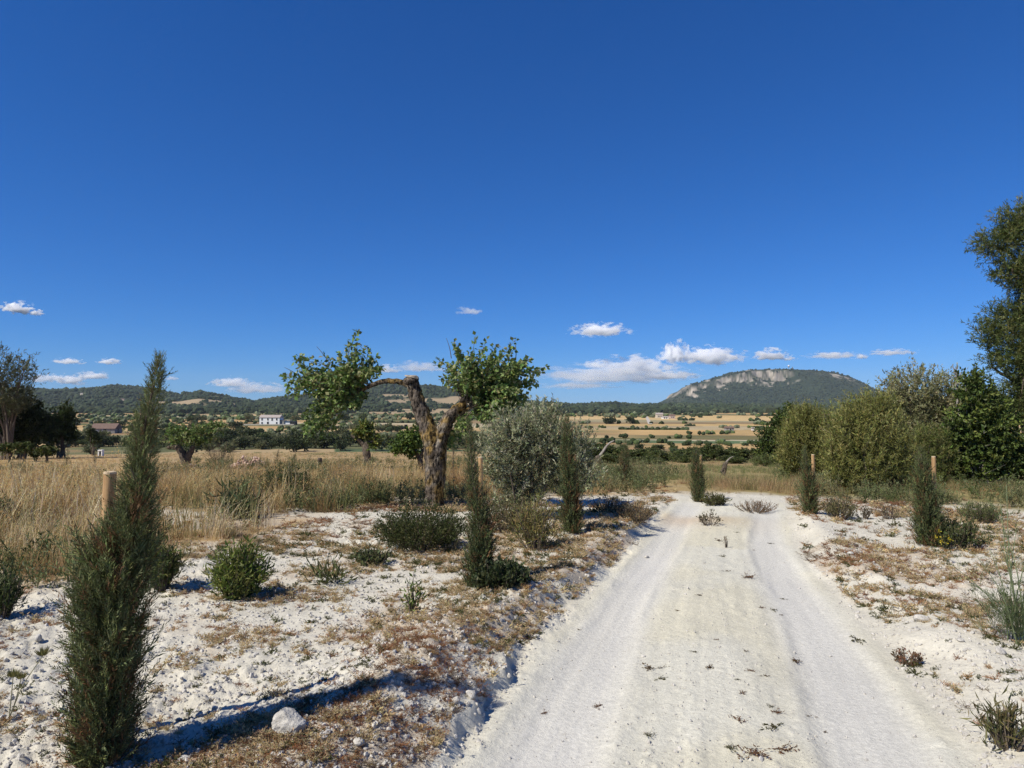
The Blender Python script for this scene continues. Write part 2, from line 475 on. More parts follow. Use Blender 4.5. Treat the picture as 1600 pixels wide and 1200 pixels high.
def soil_material():
    m, n, l = new_mat("soil")
    at_ = n.new("ShaderNodeAttribute"); at_.attribute_name = "Col"
    tc = n.new("ShaderNodeTexCoord")
    f = n.new("ShaderNodeTexNoise"); f.inputs['Scale'].default_value = 34; f.inputs['Detail'].default_value = 7; f.inputs['Roughness'].default_value = .68
    g = n.new("ShaderNodeTexNoise"); g.inputs['Scale'].default_value = 210; g.inputs['Detail'].default_value = 3
    v = n.new("ShaderNodeTexVoronoi"); v.inputs['Scale'].default_value = 42
    for t in (f, g, v): l.new(tc.outputs['Object'], t.inputs['Vector'])
    r1 = n.new("ShaderNodeMapRange"); r1.inputs[1].default_value = .3; r1.inputs[2].default_value = .7; r1.inputs[3].default_value = .84; r1.inputs[4].default_value = 1.1
    l.new(f.outputs['Fac'], r1.inputs[0])
    r2 = n.new("ShaderNodeMapRange"); r2.inputs[1].default_value = .60; r2.inputs[2].default_value = .72; r2.inputs[3].default_value = 1.0; r2.inputs[4].default_value = .55
    l.new(g.outputs['Fac'], r2.inputs[0])
    mm = n.new("ShaderNodeMath"); mm.operation = 'MULTIPLY'; l.new(r1.outputs[0], mm.inputs[0]); l.new(r2.outputs[0], mm.inputs[1])
    sc = n.new("ShaderNodeVectorMath"); sc.operation = 'SCALE'; l.new(at_.outputs['Color'], sc.inputs[0]); l.new(mm.outputs[0], sc.inputs['Scale'])
    p = n.new("ShaderNodeBsdfPrincipled"); p.inputs['Roughness'].default_value = .96; p.inputs['Specular IOR Level'].default_value = .08
    l.new(sc.outputs[0], p.inputs['Base Color'])
    b = n.new("ShaderNodeBump"); b.inputs['Strength'].default_value = .55; b.inputs['Distance'].default_value = .02
    b2 = n.new("ShaderNodeBump"); b2.inputs['Strength'].default_value = .35; b2.inputs['Distance'].default_value = .008
    l.new(f.outputs['Fac'], b.inputs['Height']); l.new(g.outputs['Fac'], b2.inputs['Height']); l.new(b.outputs[0], b2.inputs['Normal'])
    l.new(b2.outputs[0], p.inputs['Normal'])
    o = n.new("ShaderNodeOutputMaterial"); l.new(p.outputs[0], o.inputs['Surface'])
    return m
M_SOIL = soil_material()

th = np.radians(np.concatenate([np.arange(-180, -64, 4), np.arange(-64, -50, 0.8), np.arange(-50, -39, 0.3), np.arange(-39, 39, 0.165), np.arange(39, 50, 0.3), np.arange(50, 64, 0.8), np.arange(64, 180, 4)]))
rr = [0.25]
while rr[-1] < 6200:
    r_ = rr[-1]
    rr.append(r_ * (1.09 if r_ < 1.7 else 1.006 if r_ < 12 else 1.011 if r_ < 45 else 1.015))
rr = np.array(rr)
TH, RR = np.meshgrid(th, rr, indexing='ij')
gx = (np.sin(TH) * RR).ravel(); gy = (np.cos(TH) * RR).ravel()
gz = H(gx, gy)
gc = land_col(gx, gy, gz)
na, nr = len(th), len(rr)
i, j = np.meshgrid(np.arange(na), np.arange(nr - 1), indexing='ij')
i2 = (i + 1) % na
Q = np.stack([i * nr + j, i * nr + j + 1, i2 * nr + j + 1, i2 * nr + j], -1).reshape(-1, 4)
qc = np.stack([gx[Q].mean(1), gy[Q].mean(1)], 1)
qr = np.hypot(qc[:, 0], qc[:, 1])
tmk = (np.abs(track_u(qc[:, 0], qc[:, 1])) < 1.13) & (qc[:, 1] > -15) & (qc[:, 1] < 13)
GV = np.stack([gx, gy, gz], 1)
def sheet(name, mask):
    q = Q[mask]; idx, inv = np.unique(q, return_inverse=True)
    o = build(name, GV[idx], inv.reshape(-1, 4), M_SOIL, None, None, gc[idx], True)
    o['kind'] = 'structure'
    return o
sheet("dirt_track", tmk)
_t = np.hypot(.6 * qc[:, 0], np.maximum(qc[:, 1], 0))
hillm = (qr > 1250)
vall = (_t > 170) & ~hillm
sheet("ground", ~tmk & ~hillm & ~vall)
sheet("valley_floor", vall & ~tmk)
sheet("hills", hillm & ~tmk)

# ---------------------------------------------------------------- the table mountain on the right
def mountain():
    D = 3700.
    PXs = [900, 985, 1036, 1056, 1072, 1076, 1102, 1142, 1170, 1200, 1230, 1262, 1288, 1306, 1322, 1336, 1348, 1372, 1450, 1520, 1640]
    PYs = [632, 632, 631, 625, 613, 602, 595, 583, 578, 577, 577, 578, 579, 582, 587, 596, 608, 618, 624, 628, 632]
    nx, ny = 420, 150
    X = np.linspace((880 - 800) / F * D, (1660 - 800) / F * D, nx)
    Y = np.linspace(D - 1250, D + 700, ny)
    XX, YY = np.meshgrid(X, Y, indexing='ij')
    px = 800 + XX / D * F
    ridge = (632 - np.interp(px, PXs, PYs)) / F * D + EYE
    wob = (fbm(XX, YY, 160, 3, 4) - .5)
    v = (YY - D) + 60 * wob
    front = np.clip((v + 1050) / 1050, 0, 1)
    base = -14
    cl = np.clip((px - 1066) / 8, 0, 1) * np.clip((1245 - px) / 30, 0, 1)      # where the cliff shows
    cl2 = np.clip((px - 1282) / 10, 0, 1) * np.clip((1325 - px) / 10, 0, 1)
    slope = front ** 1.9 * .72
    step = sstep(-78, -30, v + 34 * (fbm(XX, YY, 42, 8, 3) - .5) * 2)
    step2 = sstep(-130, -105, v + 60 * (fbm(XX, YY, 50, 9, 3) - .5) * 2) * .35
    hsl = (front ** 1.8)
    hcl = np.clip(slope + (step * .22 + step2 * .17), 0, 1)
    s = hsl * (1 - cl) + hcl * cl
    backf = np.clip(1 - v / 700, 0, 1)
    s = np.where(v > 0, backf ** .5, s)
    z = base + (ridge - base) * s + (fbm(XX, YY, 90, 11, 4) - .5) * 16 * sstep(0.02, .3, s) * (1 - .6 * sstep(.9, 1, s))
    z = np.where(ridge < 12, z - 8, z)
    gz_, gy_ = np.gradient(z, X, Y)
    st = np.hypot(gz_, gy_)
    rock = sstep(.72, 1.05, st + .5 * (fbm(XX, YY, 30, 13, 3) - .5)) * np.maximum(cl, 0)
    rock = np.maximum(rock, cl2 * sstep(.5, .62, fbm(XX, YY, 35, 15, 3)) * (v > -190) * (v < -40))
    rock = np.maximum(rock, cl * sstep(.60, .68, fbm(XX, YY, 40, 16, 3)) * (v > -150) * (v < 10))
    rock = rock * (.1 + .9 * sstep(.38, .5, fbm(XX, z * 1.6 + YY * .4, 26, 23, 4)))
    green = np.array([.028, .039, .021]) * (.55 + .9 * fbm(XX, YY, 26, 17, 4))[..., None]
    scrubc = np.array([.12, .11, .07]); sm = (sstep(.55, .7, fbm(XX, YY, 140, 18, 3)) * sstep(.3, .8, s))[..., None] * .22
    green = green * (1 - sm) + scrubc * sm
    stone = np.array([.40, .345, .275]) * (.12 + 1.25 * fbm(XX, z * 1.5 + YY * .3, 16, 19, 3))[..., None]
    c = green * (1 - rock[..., None]) + stone * rock[..., None]
    V = np.stack([XX, YY, z], -1).reshape(-1, 3)
    i, j = np.meshgrid(np.arange(nx - 1), np.arange(ny - 1), indexing='ij')
    q = np.stack([i * ny + j, (i + 1) * ny + j, (i + 1) * ny + j + 1, i * ny + j + 1], -1).reshape(-1, 4)
    o = build("mountain", V, q, M_SOIL, None, None, c.reshape(-1, 3), False)
    o['kind'] = 'structure'
    # scrub wood on its slopes, one mass
    R = np.random.default_rng(33)
    A = Acc()
    V1, T1 = ICO1
    ii = R.integers(0, nx - 1, 9000); jj = R.integers(0, int(ny * .68), 9000)
    k = 0
    for a, b in zip(ii, jj):
        if rock[a, b] > .3 or z[a, b] < -6: continue
        if R.random() > .25 + .9 * (1 - sm[a, b, 0] * 2): continue
        sz = R.uniform(2.5, 5.5)
        A.add(V1 * R.uniform(.75, 1.25, (len(V1), 1)) * [sz * 1.2, sz * 1.2, sz] + [X[a] + R.uniform(-2, 2), Y[b] + R.uniform(-6, 6), z[a, b] + sz * .3], T1,
              np.array([.026, .037, .019]) * R.uniform(.55, 1.45))
    o2 = A.out("mountain_woodland", M_BLOB, smooth=False)
    tag(o2, None, None, None, 'stuff')
    # radar mast on the summit
    def top(px):
        a = int(np.argmin(np.abs(X - (px - 800) / F * D))); b = int(np.argmin(np.abs(Y - D)))
        return X[a], Y[b], z[a, b]
    x, y, zz = top(1233)
    r = thing("radar_station", "white radar dome on a mast on the flat mountain top", "radar", (x, y, zz - 1))
    V, T = tube([[0, 0, 0], [0, 0, 14]], [1.6, 1.2], 8); build("mast", V, T, M_GREYWOOD, r)
    V, T = ICO2; build("dome", V * 5.2 + [0, 0, 21], T, M_WHITE, r, None, None, True)
    V, T = tube([[0, 0, 14], [0, 0, 16.4]], [3.4, 3.4], 10); build("platform", V, T, M_GREYWOOD, r)
    x, y, zz = top(1239)
    r = thing("antenna_mast", "dark lattice mast beside the white radar dome", "mast", (x, y, zz - 1))
    A2 = Acc()
    for dx, dy in ((-2, -2), (2, -2), (0, 2)):
        A2.add(*tube([[dx, dy, 0], [dx * .4, dy * .4, 17]], [.6, .4], 5))
    for q_ in range(5):
        zz_ = 2 + q_ * 3.2
        A2.add(*box(0, 0, zz_, 4 * (1 - q_ * .12), 3 * (1 - q_ * .12), .6))
    A2.out("lattice", M_GREYWOOD, r)
    build("antenna_panel", *box(0, -1.2, 15, 4.5, 1, 4.5), M_GREYWOOD, r)

def mat_plain(name, c, rough=.8, var=.12, scale=3):
    c = np.array(c)
    return mat_rough(name, tuple(c * (1 - var)), tuple(np.minimum(c * (1 + var), .9)), scale, .15, rough)
M_WHITE = mat_plain("white_paint", (.78, .77, .74), .7, .06)
M_CREAM = mat_plain("cream_render", (.58, .50, .38), .85, .1)
M_PINKWALL = mat_plain("pink_render", (.55, .42, .34), .85, .1)
M_STONEWALL = mat_plain("grey_stone_wall", (.27, .26, .24), .9, .25, 1.5)
M_ROOF = mat_plain("clay_roof", (.17, .115, .09), .9, .25, 2)
M_ROOFGREY = mat_plain("pale_roof", (.36, .31, .28), .9, .2, 2)
M_DARK = mat_plain("dark_opening", (.03, .03, .032), .5, .1)
M_WALLSTONE = mat_plain("dry_stone", (.44, .40, .33), .95, .25, 1.2)
mountain()
# ---------------------------------------------------------------- plant builders
def sprays(P, D, L, R, needles=14, nl=.3, nw=.05, spread=.6, col=(.06, .08, .04), vary=.3, taper=.55):
    """feathery sprays: thin needles set along each axis"""
    n = len(P); L = np.broadcast_to(L, (n,))
    t = np.linspace(.05, .97, needles)
    S = unit(np.cross(D, R.normal(size=(n, 3)))); N = np.cross(D, S)
    sg = np.where(np.arange(needles) % 2 == 0, 1., -1.)
    bend = np.array([0, 0, 1.])
    base = P[:, None, :] + D[:, None, :] * (L[:, None] * t)[..., None] + bend * (L[:, None] * .12 * t ** 2)[..., None]
    dirs = D[:, None, :] + S[:, None, :] * (sg * spread)[None, :, None] + N[:, None, :] * (R.normal(size=(n, needles)) * .3)[..., None] + bend * .1
    dirs = unit(dirs).reshape(-1, 3)
    ln = (L[:, None] * nl * (1 - taper * t)[None, :] * R.uniform(.7, 1.3, (n, needles))).reshape(-1)
    c = np.asarray(col, float)
    if c.ndim == 1: c = np.broadcast_to(c, (n, 3))
    c = c * (1 + .35 * vary * R.uniform(-1, 1, (n, 1)))
    cc = np.repeat(c, needles, axis=0)
    return leaves(base.reshape(-1, 3), dirs, ln, ln * nw + .0012, R, .03, cc, vary)

def cypress(name, label, px_base, prof, seed, n=900, depth=None, needles=12, tilt=None, group="young cypresses planted along the track", trunk=True, brown=.06, slim=.92, rag=.5, base_col=(.072, .09, .048)):
    """prof: list of (px_x_centre, px_y, half_width_px) from foot to tip as seen in the photograph"""
    R = np.random.default_rng(seed)
    x, y, z = at(*px_base) if depth is None else on(px_base[0], depth)
    k = y / F
    hs_ = np.array([(prof[0][1] - p[1]) * k for p in prof]); xs = np.array([(p[0] - px_base[0]) * k for p in prof]); ws = np.array([p[2] * k * slim for p in prof])
    r = thing(name, label, "cypress", (x, y, z - .02), group)
    Ht = hs_[-1]; LAST[0] = y
    h = R.uniform(0, 1, n * 3) * Ht
    w = np.interp(h, hs_, ws)
    keep = R.uniform(0, ws.max(), n * 3) < (w + ws.max() * .12)
    h = h[keep][:n]; w = w[keep][:n]; m = len(h)
    ang = R.uniform(0, 2 * np.pi, m)
    # clumpy surface
    lump = 1 + .55 * (fbm(ang * 1.2 * ws.max() * 3, h, max(.05, ws.max() * .55), seed, 3) - .5) * 2
    q = R.uniform(.08, .8, m) ** .75
    rad = w * q * lump
    hole = fbm(ang * 1.5, h / max(.10, ws.max() * 1.1), 1.0, seed + 9, 3)
    q = np.where(hole < .40, q * .55, q); rad = w * q * lump
    ax = np.interp(h, hs_, xs)
    out = np.stack([np.cos(ang), np.sin(ang), np.zeros(m)], 1)
    L = np.clip(np.interp(h, hs_, ws) * .9, .035, .10) * R.uniform(.55, 1.3, m) * (1 if y < 8 else 1.15)
    P = np.stack([ax, np.zeros(m), h], 1) + out * rad[:, None]
    wild = R.random(m) < .10 * rag            # loose sprays that stick out of the column
    rad = np.where(wild, w * R.uniform(.75, 1.0, m), rad); L = np.where(wild, L * R.uniform(1.1, 1.7, m), L)
    P = np.stack([ax, np.zeros(m), h], 1) + out * rad[:, None]
    P[:, 2] -= L * .4
    P[:, 2] = np.maximum(P[:, 2], .02)
    lowp = (1 - h / Ht)
    D = unit(out * (R.uniform(.15, .75, m))[:, None] + np.array([0, 0, 1.]) * R.uniform(.45, 1.1, m)[:, None] + R.normal(size=(m, 3)) * .22)
    c = np.array(base_col) * R.uniform(.75, 1.5, (m, 1))
    bm = ((R.random(m) < brown * (1 + 2 * lowp)) | ((fbm(ang * 1.3, h / max(.12, Ht * .09), 1.0, seed + 5, 3) > .66) & (R.random(m) < .75) & (h < Ht * .7))) & (q < .85)
    c[bm] = np.array([.17, .10, .06]) * R.uniform(.6, 1.2, (bm.sum(), 1))
    light = R.random(m) < .22
    c[light & ~bm] *= np.array([1.35, 1.35, 1.15])
    V, T, C = sprays(P, D, L, R, needles, .30, .13 if y < 4.5 else .21, .6, c, .3)
    build("foliage", V, T, M_NEEDLE, r, None, C)
    if trunk:
        A = Acc()
        pts = np.stack([np.interp(np.linspace(0, 1, 10) * Ht * .93, hs_, xs), R.normal(size=10) * .004, np.linspace(-.03, Ht * .93, 10)], 1)
        A.add(*tube(pts, [max(.012, Ht * .0125), .004], 6))
        for b in range(60 if y < 5 else 25):
            hh = R.uniform(.05, .85) * Ht; a_ = R.uniform(0, 6.28); wl = np.interp(hh, hs_, ws)
            p0 = np.array([np.interp(hh, hs_, xs), 0, hh])
            p1 = p0 + np.array([math.cos(a_) * wl * .8, math.sin(a_) * wl * .8, wl * 1.1])
            A.add(*tube([p0, (p0 + p1) / 2 + [0, 0, -.01], p1], [.005, .002], 4))
        A.out("trunk", M_TWIG, r)
    return r

LAST = [0.]
def stake(label, px_top, px_bot, width_px, back=.2, seed=0):
    """round wooden stake; px_bot is where its foot would show"""
    x, y, z = on(px_bot, LAST[0] + back)
    k = y / F
    top = EYE + (632 - px_top[1]) * k; dx = (px_top[0] - px_bot) * k
    r = thing("wooden_stake", label, "stake", (x, y, z), "round wooden stakes beside the cypresses")
    h = top - z; rad = width_px * k / 2
    V, T = tube(smooth_path([[0, 0, -.08], [dx * .5, .0, h * .5], [dx, 0, h - .006]], 8), [rad, rad * .98], 14, None, 0, False)
    build("pole", V, T, M_STAKE, r, None, None, True)
    V, T = tube([[dx, 0, h - .008], [dx, 0, h], [dx, 0, h + .003]], [rad * .985, rad * .97, rad * .7], 14)
    build("end_grain", V, T, M_STAKE_TOP, r)
    return r

def crown_mesh(lobes, R, n, leaf, twig_len, per, cols, up=.5, wl=.5, vary=.3, shell=.55, droop=0., flat=None):
    """leaf sprigs through ellipsoid lobes (cx,cy,cz,rx,ry,rz). returns leaf arrays and the sprig axes"""
    lobes = np.asarray(lobes, float)
    vol = lobes[:, 3] * lobes[:, 4] + lobes[:, 3] * lobes[:, 5]
    pick = R.choice(len(lobes), n, p=vol / vol.sum())
    u = unit(R.normal(size=(n, 3)))
    rad = shell + (1 - shell) * R.random(n) ** .6
    rad = rad * (1 + .22 * R.normal(size=n) * .6)
    lb = lobes[pick]
    P = lb[:, :3] + u * lb[:, 3:6] * rad[:, None]
    D = unit(u * .8 + np.array([0, 0, up]) + R.normal(size=(n, 3)) * .45)
    L = twig_len * R.uniform(.5, 1.4, n)
    P = P - D * (L * .6)[:, None]
    t = R.uniform(.1, 1, (n, per))
    B = P[:, None, :] + D[:, None, :] * (L[:, None] * t)[..., None] + np.array([0, 0, -droop]) * (t ** 2 * L[:, None])[..., None]
    LD = unit(D[:, None, :] * .7 + R.normal(size=(n, per, 3)) * .6 + np.array([0, 0, up * .3 - droop]))
    cols = np.asarray(cols, float)
    cb = cols[R.integers(0, len(cols), n)] * R.uniform(.75, 1.3, (n, 1))
    c = np.repeat(cb, per, axis=0)
    ll = leaf * R.uniform(.6, 1.25, n * per)
    V, T, C = leaves(B.reshape(-1, 3), LD.reshape(-1, 3), ll, ll * wl, R, .12, c, vary, flat)
    return (V, T, C), P, P + D * L[:, None]

def shrub(name, label, cat, loc, w, h, R, stems=60, per=22, leaf=.05, wl=.3, cols=((.06, .09, .03),), lean=.0, upright=.6, group=None, depth_w=None, stem_mat=None, start=.25, stem_r=.006, rz=0., vary=.3, bark=True, mat=None):
    """many stems rising from one root, leafy along their upper part"""
    r = thing(name, label, cat, loc, group, rz)
    dw = depth_w or w
    a = R.uniform(0, 2 * np.pi, stems); q = np.sqrt(R.uniform(.02, 1, stems))
    hh = h * (1 - .45 * q ** 2) * R.uniform(.6, 1.08, stems)
    tip = np.stack([np.cos(a) * q * w / 2 + lean * hh, np.sin(a) * q * dw / 2, hh], 1)
    root = np.stack([np.cos(a) * q * w * .16, np.sin(a) * q * dw * .16, np.full(stems, -.02)], 1)
    mid = root * .5 + tip * .5; mid[:, :2] = root[:, :2] * upright + tip[:, :2] * (1 - upright); mid[:, 2] = hh * .5
    A = Acc(); B = []; D = []
    for s in range(stems):
        if bark and (s < 60):
            A.add(*tube(smooth_path([root[s], mid[s], tip[s]], 5), [stem_r, stem_r * .3], 4))
    t = start + (1 - start) * R.uniform(0, 1, (stems, per)) ** .8
    tt = t[..., None]
    B = (1 - tt) ** 2 * root[:, None] + 2 * tt * (1 - tt) * mid[:, None] + tt ** 2 * tip[:, None]
    Dm = unit(2 * (1 - tt) * (mid - root)[:, None] + 2 * tt * (tip - mid)[:, None])
    B = B + R.normal(size=B.shape) * leaf * .5
    B[..., 2] = np.maximum(B[..., 2], .01)
    LD = unit(Dm * .8 + R.normal(size=B.shape) * .55)
    cols = np.asarray(cols, float)
    c = cols[R.integers(0, len(cols), stems)][:, None, :] * R.uniform(.75, 1.3, (stems, 1, 1)) * np.ones((1, per, 1))
    ll = leaf * R.uniform(.6, 1.3, stems * per)
    V, T, C = leaves(B.reshape(-1, 3), LD.reshape(-1, 3), ll, ll * wl, R, .1, c.reshape(-1, 3), vary)
    build("foliage", V, T, mat or M_LEAF, r, None, C)
    if bark: A.out("stems", stem_mat or M_TWIG, r)
    return r

# ---------------------------------------------------------------- the cypress row and its stakes
cypress("cypress", "tall dark cypress in the foreground with brown patches, leaning past the thickest stake", (165, 1192),
        [(162, 1192, 40), (160, 1150, 50), (163, 1080, 52), (167, 1000, 55), (169, 920, 64), (174, 866, 64), (194, 828, 42), (206, 780, 31), (210, 740, 27), (215, 690, 24), (222, 650, 21), (230, 615, 17), (236, 585, 14), (240, 556, 7)],
        1, 6400, None, 20, brown=.05, slim=.78, rag=1.0, base_col=(.10, .12, .064))
stake("thickest stake, close to the camera at the tall foreground cypress", (174, 737), 163, 19, .2)
cypress("cypress", "cypress with trailing ground ivy at its foot, in front of the silvery olive tree", (755, 916),
        [(752, 916, 24), (750, 880, 23), (752, 840, 21), (748, 790, 17), (739, 750, 12), (736, 715, 10), (734, 690, 9), (733, 652, 3)], 2, 2600, None, 16, brown=.05)
stake("stake behind the ivy-footed cypress before the silvery olive", (751, 714), 752, 7.4, .22)
cypress("cypress", "slim evenly dark cypress at the right side of the silvery olive", (893, 832),
        [(893, 832, 15), (893, 800, 16), (892, 760, 15), (889, 720, 12), (887, 685, 10), (886, 660, 7), (886, 645, 2)], 3, 2400, None, 15)
stake("short reddish stake end showing beside the slim cypress right of the silvery olive", (898, 710), 898, 5, .5)
cypress("cypress", "smallest cypress of the row, standing in dry grass near the pale dead forked trunk", (975, 762),
        [(975, 762, 11), (975, 745, 12), (976, 725, 9), (977, 700, 6), (977, 680, 2)], 4, 1100, None, 12)
cypress("cypress", "cypress at the far bend of the track with a low green mat at its foot", (1091, 784),
        [(1091, 784, 9), (1091, 765, 11), (1090, 735, 10), (1088, 710, 7), (1087, 690, 2)], 5, 1500, None, 13)
stake("thin stake behind the cypress at the far bend of the track", (1094, 711), 1094, 4.6, .25)
cypress("cypress", "cypress right of the track bend with a pale twiggy weed clump beside it", (1266, 803),
        [(1267, 803, 10), (1266, 785, 13), (1265, 760, 12), (1262, 735, 9), (1259, 710, 5), (1258, 695, 2)], 6, 1700, None, 13)
stake("stake standing clear above the cypress with the twiggy weed clump", (1269, 710), 1270, 5, .2)
cypress("cypress", "cypress with yellow flowers at its foot, before the dark green tree", (1452, 852),
        [(1453, 852, 21), (1452, 825, 22), (1449, 790, 18), (1446, 750, 14), (1443, 720, 9), (1441, 697, 3)], 7, 2300, None, 15)
stake("long stake right of the cypress with yellow flowers", (1457, 713), 1458, 6.2, .2)
for (bx, by, topy, w_, lab) in [(104, 727, 697, 5, "little cypress in the golden field below the dark left trees"), (148, 724, 702, 3, "tiny slanting cypress in the golden field below the white pump house"),
                          (433, 724, 700, 4, "little cypress just right of the rubble heap"), (460, 724, 705, 3.2, "little cypress between the rubble heap and the charred stump"), (708, 740, 650, 6, "slim cypress half hidden just right of the big mulberry trunk")]:
    cypress("cypress", lab, (bx, by), [(bx, by, w_), (bx, by * .6 + topy * .4, w_), (bx + 1, by * .3 + topy * .7, w_ * .7), (bx + 2, topy, 1)], int(bx), 260, None, 8, group="young cypresses out in the fields")

# ---------------------------------------------------------------- the big pollarded mulberry
MUL = [(.105, .18, .055), (.135, .21, .065), (.20, .26, .11), (.075, .125, .045), (.26, .29, .16)]
def px_local(base_px, k):
    return lambda px, py, dy=0.: np.array([(px - base_px[0]) * k, dy, (base_px[1] - py) * k])

def leafy_shoots(orig, tips, R, per, leaf, cols, droop=.1, twig_r=.006, wl=.8, start=.15, vary=.3):
    A = Acc(); VB = []; 
    Ps, Ds = [], []
    for o_, t_ in zip(orig, tips):
        m_ = (o_ + t_) / 2 + R.normal(size=3) * .06 * np.linalg.norm(t_ - o_) + np.array([0, 0, .08 * np.linalg.norm(t_ - o_)])
        path = smooth_path([o_, m_, t_], 7)
        A.add(*tube(path, [twig_r, twig_r * .3], 4))
        t = start + (1 - start) * R.random(per) ** .75
        f = t * 6; i_ = np.minimum(f.astype(int), 5); fr = (f - i_)[:, None]
        B = path[i_] * (1 - fr) + path[i_ + 1] * fr
        d = unit(path[i_ + 1] - path[i_])
        Ps.append(B); Ds.append(unit(d * .45 + R.normal(size=(per, 3)) * .6 + np.array([0, 0, -droop])))
    P = np.concatenate(Ps); D = np.concatenate(Ds); n = len(P)
    cols = np.asarray(cols)
    c = cols[R.integers(0, len(cols), n)]
    L = leaf * R.uniform(.55, 1.25, n)
    P = P + D * (L * .3)[:, None]
    return leaves(P, D, L, L * wl, R, .12, c, vary, .9), A

def big_mulberry():
    R = np.random.default_rng(21)
    bp = (679, 787)
    x, y, z = on(bp[0], 11.2)
    k = y / F; L = px_local(bp, k)
    bp_y = 632 + (EYE - z) / k
    L = px_local((bp[0], bp_y), k)
    r = thing("mulberry_tree", "big pollarded mulberry with lichened trunk, one arching branch and two leafy crowns", "tree", (x, y, z))
    def limb(name, pts, rads, mat=M_BARK_LICHEN, lump=.085, n=30, sides=18):
        P = smooth_path([L(*p) for p in pts], n, R, .006)
        V, T = tube(P, [q * k * .93 for q in rads], sides, R, lump)
        h = V[:, 2]
        li = sstep(.50, .66, fbm(V[:, 0] * 1.5 + 3 * V[:, 1], V[:, 2], .16, 5, 3) + .10 * (V[:, 0] > P[:, 0].mean()))[:, None]
        c = np.array([.115, .10, .085]) * (1 - li) + np.array([.19, .135, .05]) * li
        pale = sstep(.62, .72, fbm(V[:, 0] + V[:, 1], V[:, 2], .09, 15, 3))[:, None] * .7
        c = c * (1 - pale) + np.array([.27, .26, .235]) * pale
        return build(name, V, T, mat, r, None, c, True)
    limb("trunk", [(679, bp_y + 10), (679, 775), (680, 740), (681, 705), (674, 682), (665, 662), (657, 641), (651, 620), (644, 598)], [16, 15, 17, 18.5, 16.5, 13.5, 13, 11.5, 10.5], n=40)
    limb("limb", [(683, 706), (687, 684), (696, 664), (708, 645), (721, 634), (728, 622)], [15, 13, 11.5, 9.5, 7.5, 7], lump=.11)
    limb("limb", [(676, 700), (668, 686), (664, 678)], [11, 8, 6], lump=.2)
    limb("branch", [(645, 604), (634, 601), (620, 596), (606, 595), (590, 598), (574, 605), (560, 612)], [5.8, 5, 4.6, 4.6, 4.2, 3.6, 2.8], n=22, sides=9)
    limb("branch", [(716, 648), (728, 640), (745, 628), (765, 612)], [4.5, 3.6, 3, 2], n=16, sides=8)
    limb("branch", [(722, 640), (722, 622), (716, 606)], [4, 3, 2], n=10, sides=7)
    # knotted heads where it was sawn
    def knob(name, p, s, mat):
        V, T = ICO2
        c = L(*p)
        V = V * (1 + .22 * R.normal(size=(len(V), 1)) * .6) * np.array(s) * k + c
        build(name, V, T, mat, r, None, np.tile([.15, .13, .11], (len(V), 1)), True)
    knob("burl", (642, 596), (13, 13, 9.5), M_BARK_LICHEN)
    V, T = tube([L(643, 590), L(643.5, 587.4), L(643.5, 586.4)], [11 * k, 10 * k, 7 * k], 12, R, .08); build("cut_end", V, T, M_CUT, r)
    knob("burl", (725, 623), (9, 9, 8), M_BARK_LICHEN)
    V, T = tube([L(727, 619), L(728.5, 616), L(729, 615)], [7.5 * k, 6.5 * k, 4.5 * k], 11, R, .08); build("cut_end", V, T, M_CUT, r)
    knob("burl", (667, 679), (6, 6, 6), M_CUT)
    # left crown, hanging from the arch
    def cl(cx, cy, rx, ry, n, org, dep=.55, up=0):
        a = R.uniform(0, 6.283, n); q = np.sqrt(R.uniform(.05, 1, n))
        tips = [L(cx + rx * q[i] * math.cos(a[i]), cy - ry * q[i] * math.sin(a[i]) , R.uniform(-dep, dep)) for i in range(n)]
        org_ = [L(*org[R.integers(len(org))]) * 1.0 + R.normal(size=3) * .05 for i in range(n)]
        return org_, tips
    O, T_ = [], []
    for (cx, cy, rx, ry, n, org) in [(528, 598, 34, 36, 46, [(575, 604), (560, 611), (548, 612)]), (497, 645, 22, 40, 30, [(550, 613), (530, 620)]), (470, 580, 28, 22, 18, [(545, 610), (520, 605)]),
                                     (555, 556, 22, 28, 14, [(560, 609), (545, 608)]), (580, 577, 18, 10, 8, [(568, 606)]), (465, 606, 20, 14, 9, [(525, 608)]), (545, 628, 22, 22, 14, [(560, 612)]), (486, 672, 13, 16, 9, [(510, 640)])]:
        o_, t_ = cl(cx, cy, rx, ry, n, org); O += o_; T_ += t_
    for tip in [(561, 520), (556, 533), (586, 556), (598, 573), (452, 562), (446, 604), (541, 538), (507, 556), (578, 545), (462, 556)]:
        O.append(L(545, 605)); T_.append(L(tip[0], tip[1], R.uniform(-.3, .3)))
    (V, T, C), A = leafy_shoots(O, T_, R, 44, .07, MUL)
    build("crown", V, T, M_LEAF, r, None, C); A.out("twigs", M_TWIG, r)
    O, T_ = [], []
    for (cx, cy, rx, ry, n, org) in [(768, 590, 52, 40, 88, [(735, 632), (750, 625), (762, 614)]), (715, 575, 26, 36, 22, [(720, 612), (728, 620)]), (815, 590, 36, 34, 32, [(765, 614), (775, 612)]),
                                     (768, 640, 38, 20, 34, [(745, 628), (760, 620)]), (800, 628, 34, 20, 24, [(765, 615)]), (722, 668, 8, 10, 4, [(728, 648)]), (703, 690, 12, 8, 5, [(698, 676)])]:
        o_, t_ = cl(cx, cy, rx, ry, n, org, .65); O += o_; T_ += t_
    for tip in [(711, 536), (716, 548), (745, 527), (760, 533), (786, 545), (806, 531), (803, 546), (826, 562), (855, 572), (848, 580), (682, 560), (684, 572), (774, 538), (733, 545), (690, 588), (840, 600)]:
        O.append(L(745, 622)); T_.append(L(tip[0], tip[1], R.uniform(-.35, .35)))
